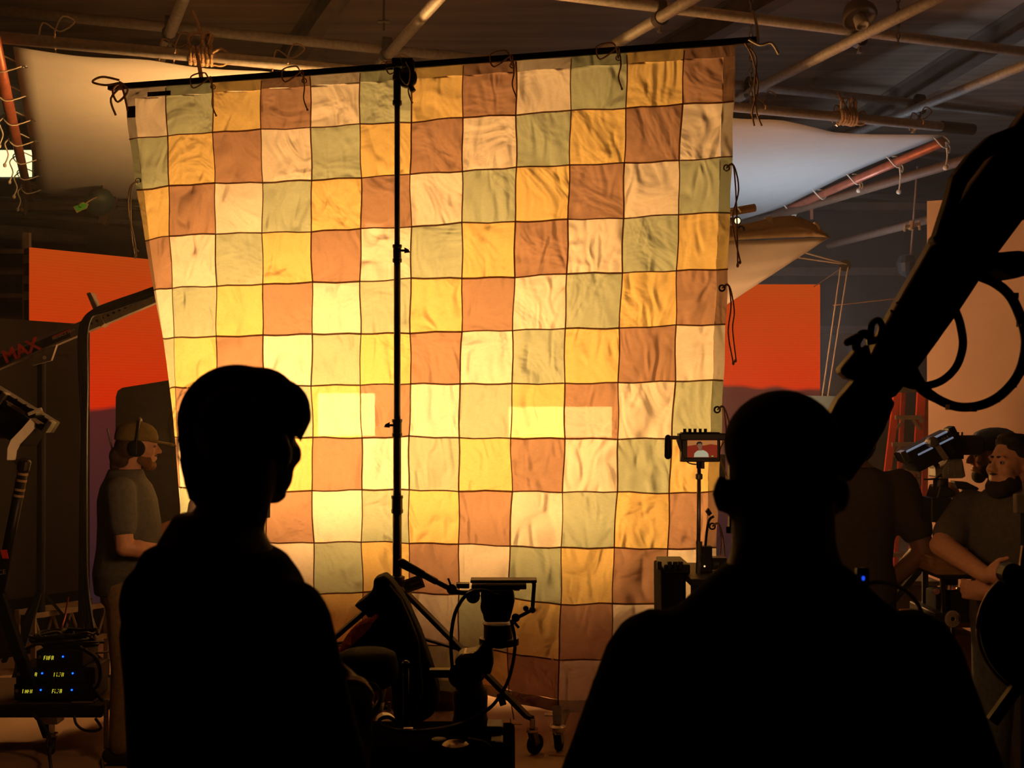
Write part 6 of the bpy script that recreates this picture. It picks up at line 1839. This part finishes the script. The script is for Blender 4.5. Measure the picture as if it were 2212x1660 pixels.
# tilted panel light clamped above the camera
r = thing('camera_light', 'tilted black panel light with a painted gleam on its bars beside the operator', 'light', K(2040, 1000, -.1))
YT = YK - .12
d = (P(2052, 928, YT) - P(1948, 980, YT)); L_ = d.length; d.normalize(); nrm = V((-d.z, 0, d.x)); nrm = nrm if nrm.z > 0 else -nrm
c0 = P(2000, 955, YT)
B().obox(c0 - nrm * .02 + V((0, .04, 0)), d * L_ / 2, V((0, .065, 0)), nrm * .020).build('housing', M_black, r, bevel=.004)
B().obox(c0 - nrm * .065 + V((0, .05, 0)) - d * .0, d * L_ / 2 * .8, V((0, .07, 0)), nrm * .03).build('heat_sink', M_matte, r, bevel=.008)
for off, l0, l1 in ((.004, -.95, .8), (-.028, -.55, .05), (-.028, .25, .92)):
    B().bar(c0 + nrm * off + d * L_ / 2 * l0 + V((0, -.026, 0)), c0 + nrm * off + d * L_ / 2 * l1 + V((0, -.026, 0)), .007, .007).build('glint_bar', mat('painted_glint_bar', (.75, .80, .9), .12, .9, var=.02, emit=(.65, .75, 1), es=.2), r)  # faint emission stands in for cool reflections along the bars
for s in (-1, 1):
    B().obox(c0 + d * s * (L_ / 2) + V((0, 0, 0)) - nrm * .012, d * .014, V((0, .03, 0)), nrm * .024).build('corner_guard', M_chrome if s < 0 else M_black, r, bevel=.004)
b = B(); b.prism([P(x, y, YT - .05) for x, y in ((2010, 950), (2020, 946), (2050, 990), (2040, 996))], (0, .012, 0)).build('yoke', mat('worn_grey_yoke', (.20, .15, .11), .5), r)
b = B(); b.prism([P(x, y, YT + .1) for x, y in ((2000, 978), (2010, 976), (2030, 1005), (2032, 1030), (2022, 1032), (2020, 1010))], (0, .012, 0))
b.build('yoke', mat('worn_grey_yoke', (.20, .15, .11), .5), r)
B().lathe([(.012, -.02), (.022, -.016), (.022, .012), (.012, .016)], P(2013, 955, YT - .05), (0, -1, 0), 16).build('tilt_knob', M_steel, r)
text_part('TERRA 4', 'print', mat('pale_print', (.35, .3, .24)), r, P(2024, 958, YT - .03), d, nrm, .014, .0004)

# apple box, shelf things and bottle below the camera
r = thing('apple_box', 'wooden apple box under the camera pedestal', 'box', K(2040, 1233))
M_wood = mat('box_plywood', (.34, .17, .06), .7, scale=8, stretch=(1, 1, 9), var=.25)
za, zb = K(0, 1233).z, K(0, 1204).z
xa, xb = K(1999, 1).x, K(2100, 1).x
for (y0, y1) in ((-.12, -.10), (.12, .14)):
    B().box(((xa + xb) / 2, YK + (y0 + y1) / 2, (za + zb) / 2), (xb - xa, .02, zb - za)).build('panel', M_wood, r)
for xx in (xa + .01, xb - .01):
    B().box((xx, YK + .01, (za + zb) / 2), (.02, .22, zb - za - .002)).build('panel', M_wood, r)
B().box(((xa + xb) / 2, YK + .01, zb + .005), (xb - xa, .26, .01)).build('panel', M_wood, r)
r = thing('camera_cart', 'dark cart with a post carrying the apple box and camera', 'cart', V((K(2050, 1).x, YK, 0)))
B().box(((xa + xb) / 2, YK + .01, za - .008), (xb - xa - .02, .3, .015)).build('shelf', M_dgrey, r)
zl = K(0, 1316).z
B().box((K(2050, 1).x, YK + .05, zl - .02), (.19, .3, .04)).build('shelf', M_dgrey, r, bevel=.004)
for px in (2022, 2086):
    for dy in (-.08, .14):
        B().bar((K(px, 1).x, YK + dy, .0), (K(px, 1).x, YK + dy, za - .01), .014, .014, up=(1, 0, 0)).build('upright', M_dgrey, r)
r = thing('black_pouch', 'black soft pouch on the lower cart shelf', 'pouch', K(2050, 1316))
b = B(); b.box(K(2050, 1294, .03), (.15, .14, .085)).build('body', M_matte, r, remesh=.01, relax=4)
r = thing('water_bottle', 'clear plastic water bottle standing on the black pouch', 'bottle', K(2050, 1272))
M_clear = mat('clear_plastic', (.55, .42, .32), .1, var=.02); M_clear.node_tree.nodes['Principled BSDF'].inputs['Transmission Weight'].default_value = .85
B().lathe([(.034, 0), (.036, .01), (.036, .045), (.032, .05), (.036, .055), (.036, .065), (.022, .085), (.012, .09), (.012, .10)], K(2050, 1273), (0, 0, 1), 20).build('bottle_body', M_clear, r, smooth=True)
B().lathe([(.035, 0), (.035, .022)], K(2050, 1262), (0, 0, 1), 20).build('bottle_label', mat('navy_label', (.02, .025, .04), .5), r)
B().cyl(K(2050, 1226), K(2050, 1219), .013).build('bottle_cap', M_white_cord, r)
r = thing('pink_cap', 'small pink bottle cap beside the black pouch', 'cap', K(2022, 1282))
B().lathe([(.010, -.008), (.012, -.006), (.012, .006), (.009, .008)], K(2023, 1279, -.03), (0, -1, .2), 16).build('cap', mat('pink_plastic', (.45, .18, .22), .5), r)
B().cyl(K(2023, 1284, -.03), K(2023, 1316, -.03), .004).build('stem', M_dgrey, r)
r = thing('cable_roll', 'pale coiled strap hanging on the cart post', 'strap', K(2060, 1340))
for q in (.014, .022, .030):
    B().torus(K(2058, 1338, -.10), (.2, -1, 0), q, .006, 20).build('loop', mat('pale_strap', (.38, .29, .22), .7), r, smooth=True)
B().bar(K(2058, 1332, -.09), K(2060, 1324, -.06), .01, .01).build('hook', M_steel, r)
r = thing('orange_bin', 'orange storage bin low behind the right man', 'bin', V((K(2030, 1).x, 5.3, 0)))
B().box((P(2030, 1, 5.3).x, 5.3, P(0, 1380, 5.3).z / 2 + .02), (.24, .3, P(0, 1345, 5.3).z - .02)).build('body', mat('orange_bin', (.36, .11, .035), .6), r, bevel=.01)
B().box((P(2030, 1, 5.3).x, 5.3, P(0, 1345, 5.3).z + .02), (.27, .33, .03)).build('rim', mat('orange_bin', (.4, .1, .03)), r, bevel=.006)
r = thing('tool_crate', 'pale grey plastic crate behind the hand-on-hip man', 'crate', V((P(1945, 1, 6.4).x, 6.4, 0)))
cz = P(0, 1252, 6.4).z
B().box((P(1950, 1, 6.4).x, 6.4, cz - .10), (.29, .3, .18)).build('body', mat('pale_crate', (.24, .21, .16), .6), r, bevel=.01)
B().box((P(1950, 1, 6.4).x, 6.4, cz), (.31, .32, .025)).build('rim', mat('pale_crate', (.2, .2, .2)), r, bevel=.006)
B().box((P(1950, 1, 6.4).x, 6.4, (cz - .19) / 2), (.2, .2, cz - .19)).build('pedestal', M_matte, r)
r = thing('diagonal_stand', 'black stand leg slanting in front of the red ladder', 'stand', V((P(1930, 1, 5.6).x, 5.6, 0)))
B().bar(P(1998, 1218, 5.6), P(1930, 1298, 5.6), .03, .02, up=(0, 1, 0)).build('leg', M_matte, r)
e = P(1998, 1218, 5.6); B().cyl((e.x, e.y, 0), (e.x, e.y, e.z + .1), .016).build('pole', M_matte, r)
e2 = P(1930, 1298, 5.6); B().bar(e2, V((e2.x - .4, 5.6, .0)), .03, .02, up=(0, 1, 0)).build('leg', M_matte, r)

# black round drum at the right edge, near the lens
r = thing('round_drum', 'large black round drum with a pale rim at the right edge', 'drum', P(2290, 1380, 3.0))
c = P(2286, 1372, 3.0); R0 = 148 / F * 3.0
B().lathe([(R0 * .6, .10), (R0 * .97, .09), (R0, .06), (R0, -.06), (R0 * .97, -.08), (R0 * .3, -.09)], c, (.15, 1, 0), 48).build('shell', mat('dolly_deck_rubber', (.0035, .0032, .003)), r, smooth=False)
B().torus(c + V((0, .055, 0)), (.15, 1, 0), R0 * 1.003, .005, 64).build('rim', mat('pale_rim', (.45, .36, .27), .45, .3), r, smooth=True)
B().lathe([(.018, -.03), (.03, -.02), (.03, .02), (.018, .03)], P(2182, 1240, 3.0), (0, 1, 0), 16).build('clamp_knob', M_black, r)
B().bar(P(2186, 1232, 3.02), P(2212, 1228, 3.02), .01, .016).bar(P(2206, 1228, 3.02), P(2212, 1180, 3.02), .01, .012).build('bracket', mat('pale_rim', (.4, .3, .2)), r)
B().cyl(V((c.x, c.y + .02, 0)), V((c.x, c.y + .02, c.z - R0)), .03).build('post', M_matte, r)
B().box(V((c.x, c.y, .02)), (.5, .5, .04)).build('base', M_matte, r)
B().bar(P(2200, 1480, 3.05), P(2142, 1560, 3.05), .03, .02, up=(0, 1, 0)).bar(P(2260, 1450, 3.05), P(2200, 1480, 3.05), .03, .02, up=(0, 1, 0)).build('strut', M_dgrey, r)
r = thing('belt_radio', 'grey radio clipped at the right edge beside the bearded man', 'radio', P(2204, 1092, 4.1))
B().box(P(2206, 1088, 4.12), (.05, .03, .07)).build('case', mat('radio_grey', (.13, .11, .08), .5), r, bevel=.004)
B().cyl(P(2212, 1068, 4.12), P(2213, 1040, 4.12), .005).build('antenna', M_black, r)
e = P(2212, 1110, 4.15); B().cyl((e.x, e.y, 0), (e.x, e.y, e.z + .06), .012).build('post', M_matte, r)

# ================================================================= thin studio haze
hz_m = bpy.data.materials.new('studio_haze'); hz_m.use_nodes = True
nt = hz_m.node_tree; nt.nodes.clear()
o = nt.nodes.new('ShaderNodeOutputMaterial'); vs = nt.nodes.new('ShaderNodeVolumeScatter')
vs.inputs['Density'].default_value = .014; vs.inputs['Anisotropy'].default_value = .2
nt.links.new(vs.outputs[0], o.inputs['Volume'])
hb = B(); hb.box((0, 9.9, 2.8), (16.8, 14.8, 5.5))
hz = hb.build('studio_haze', hz_m)
hz['kind'] = 'stuff'
tag(hz, 'thin smoky haze hanging through the back of the studio', 'haze')
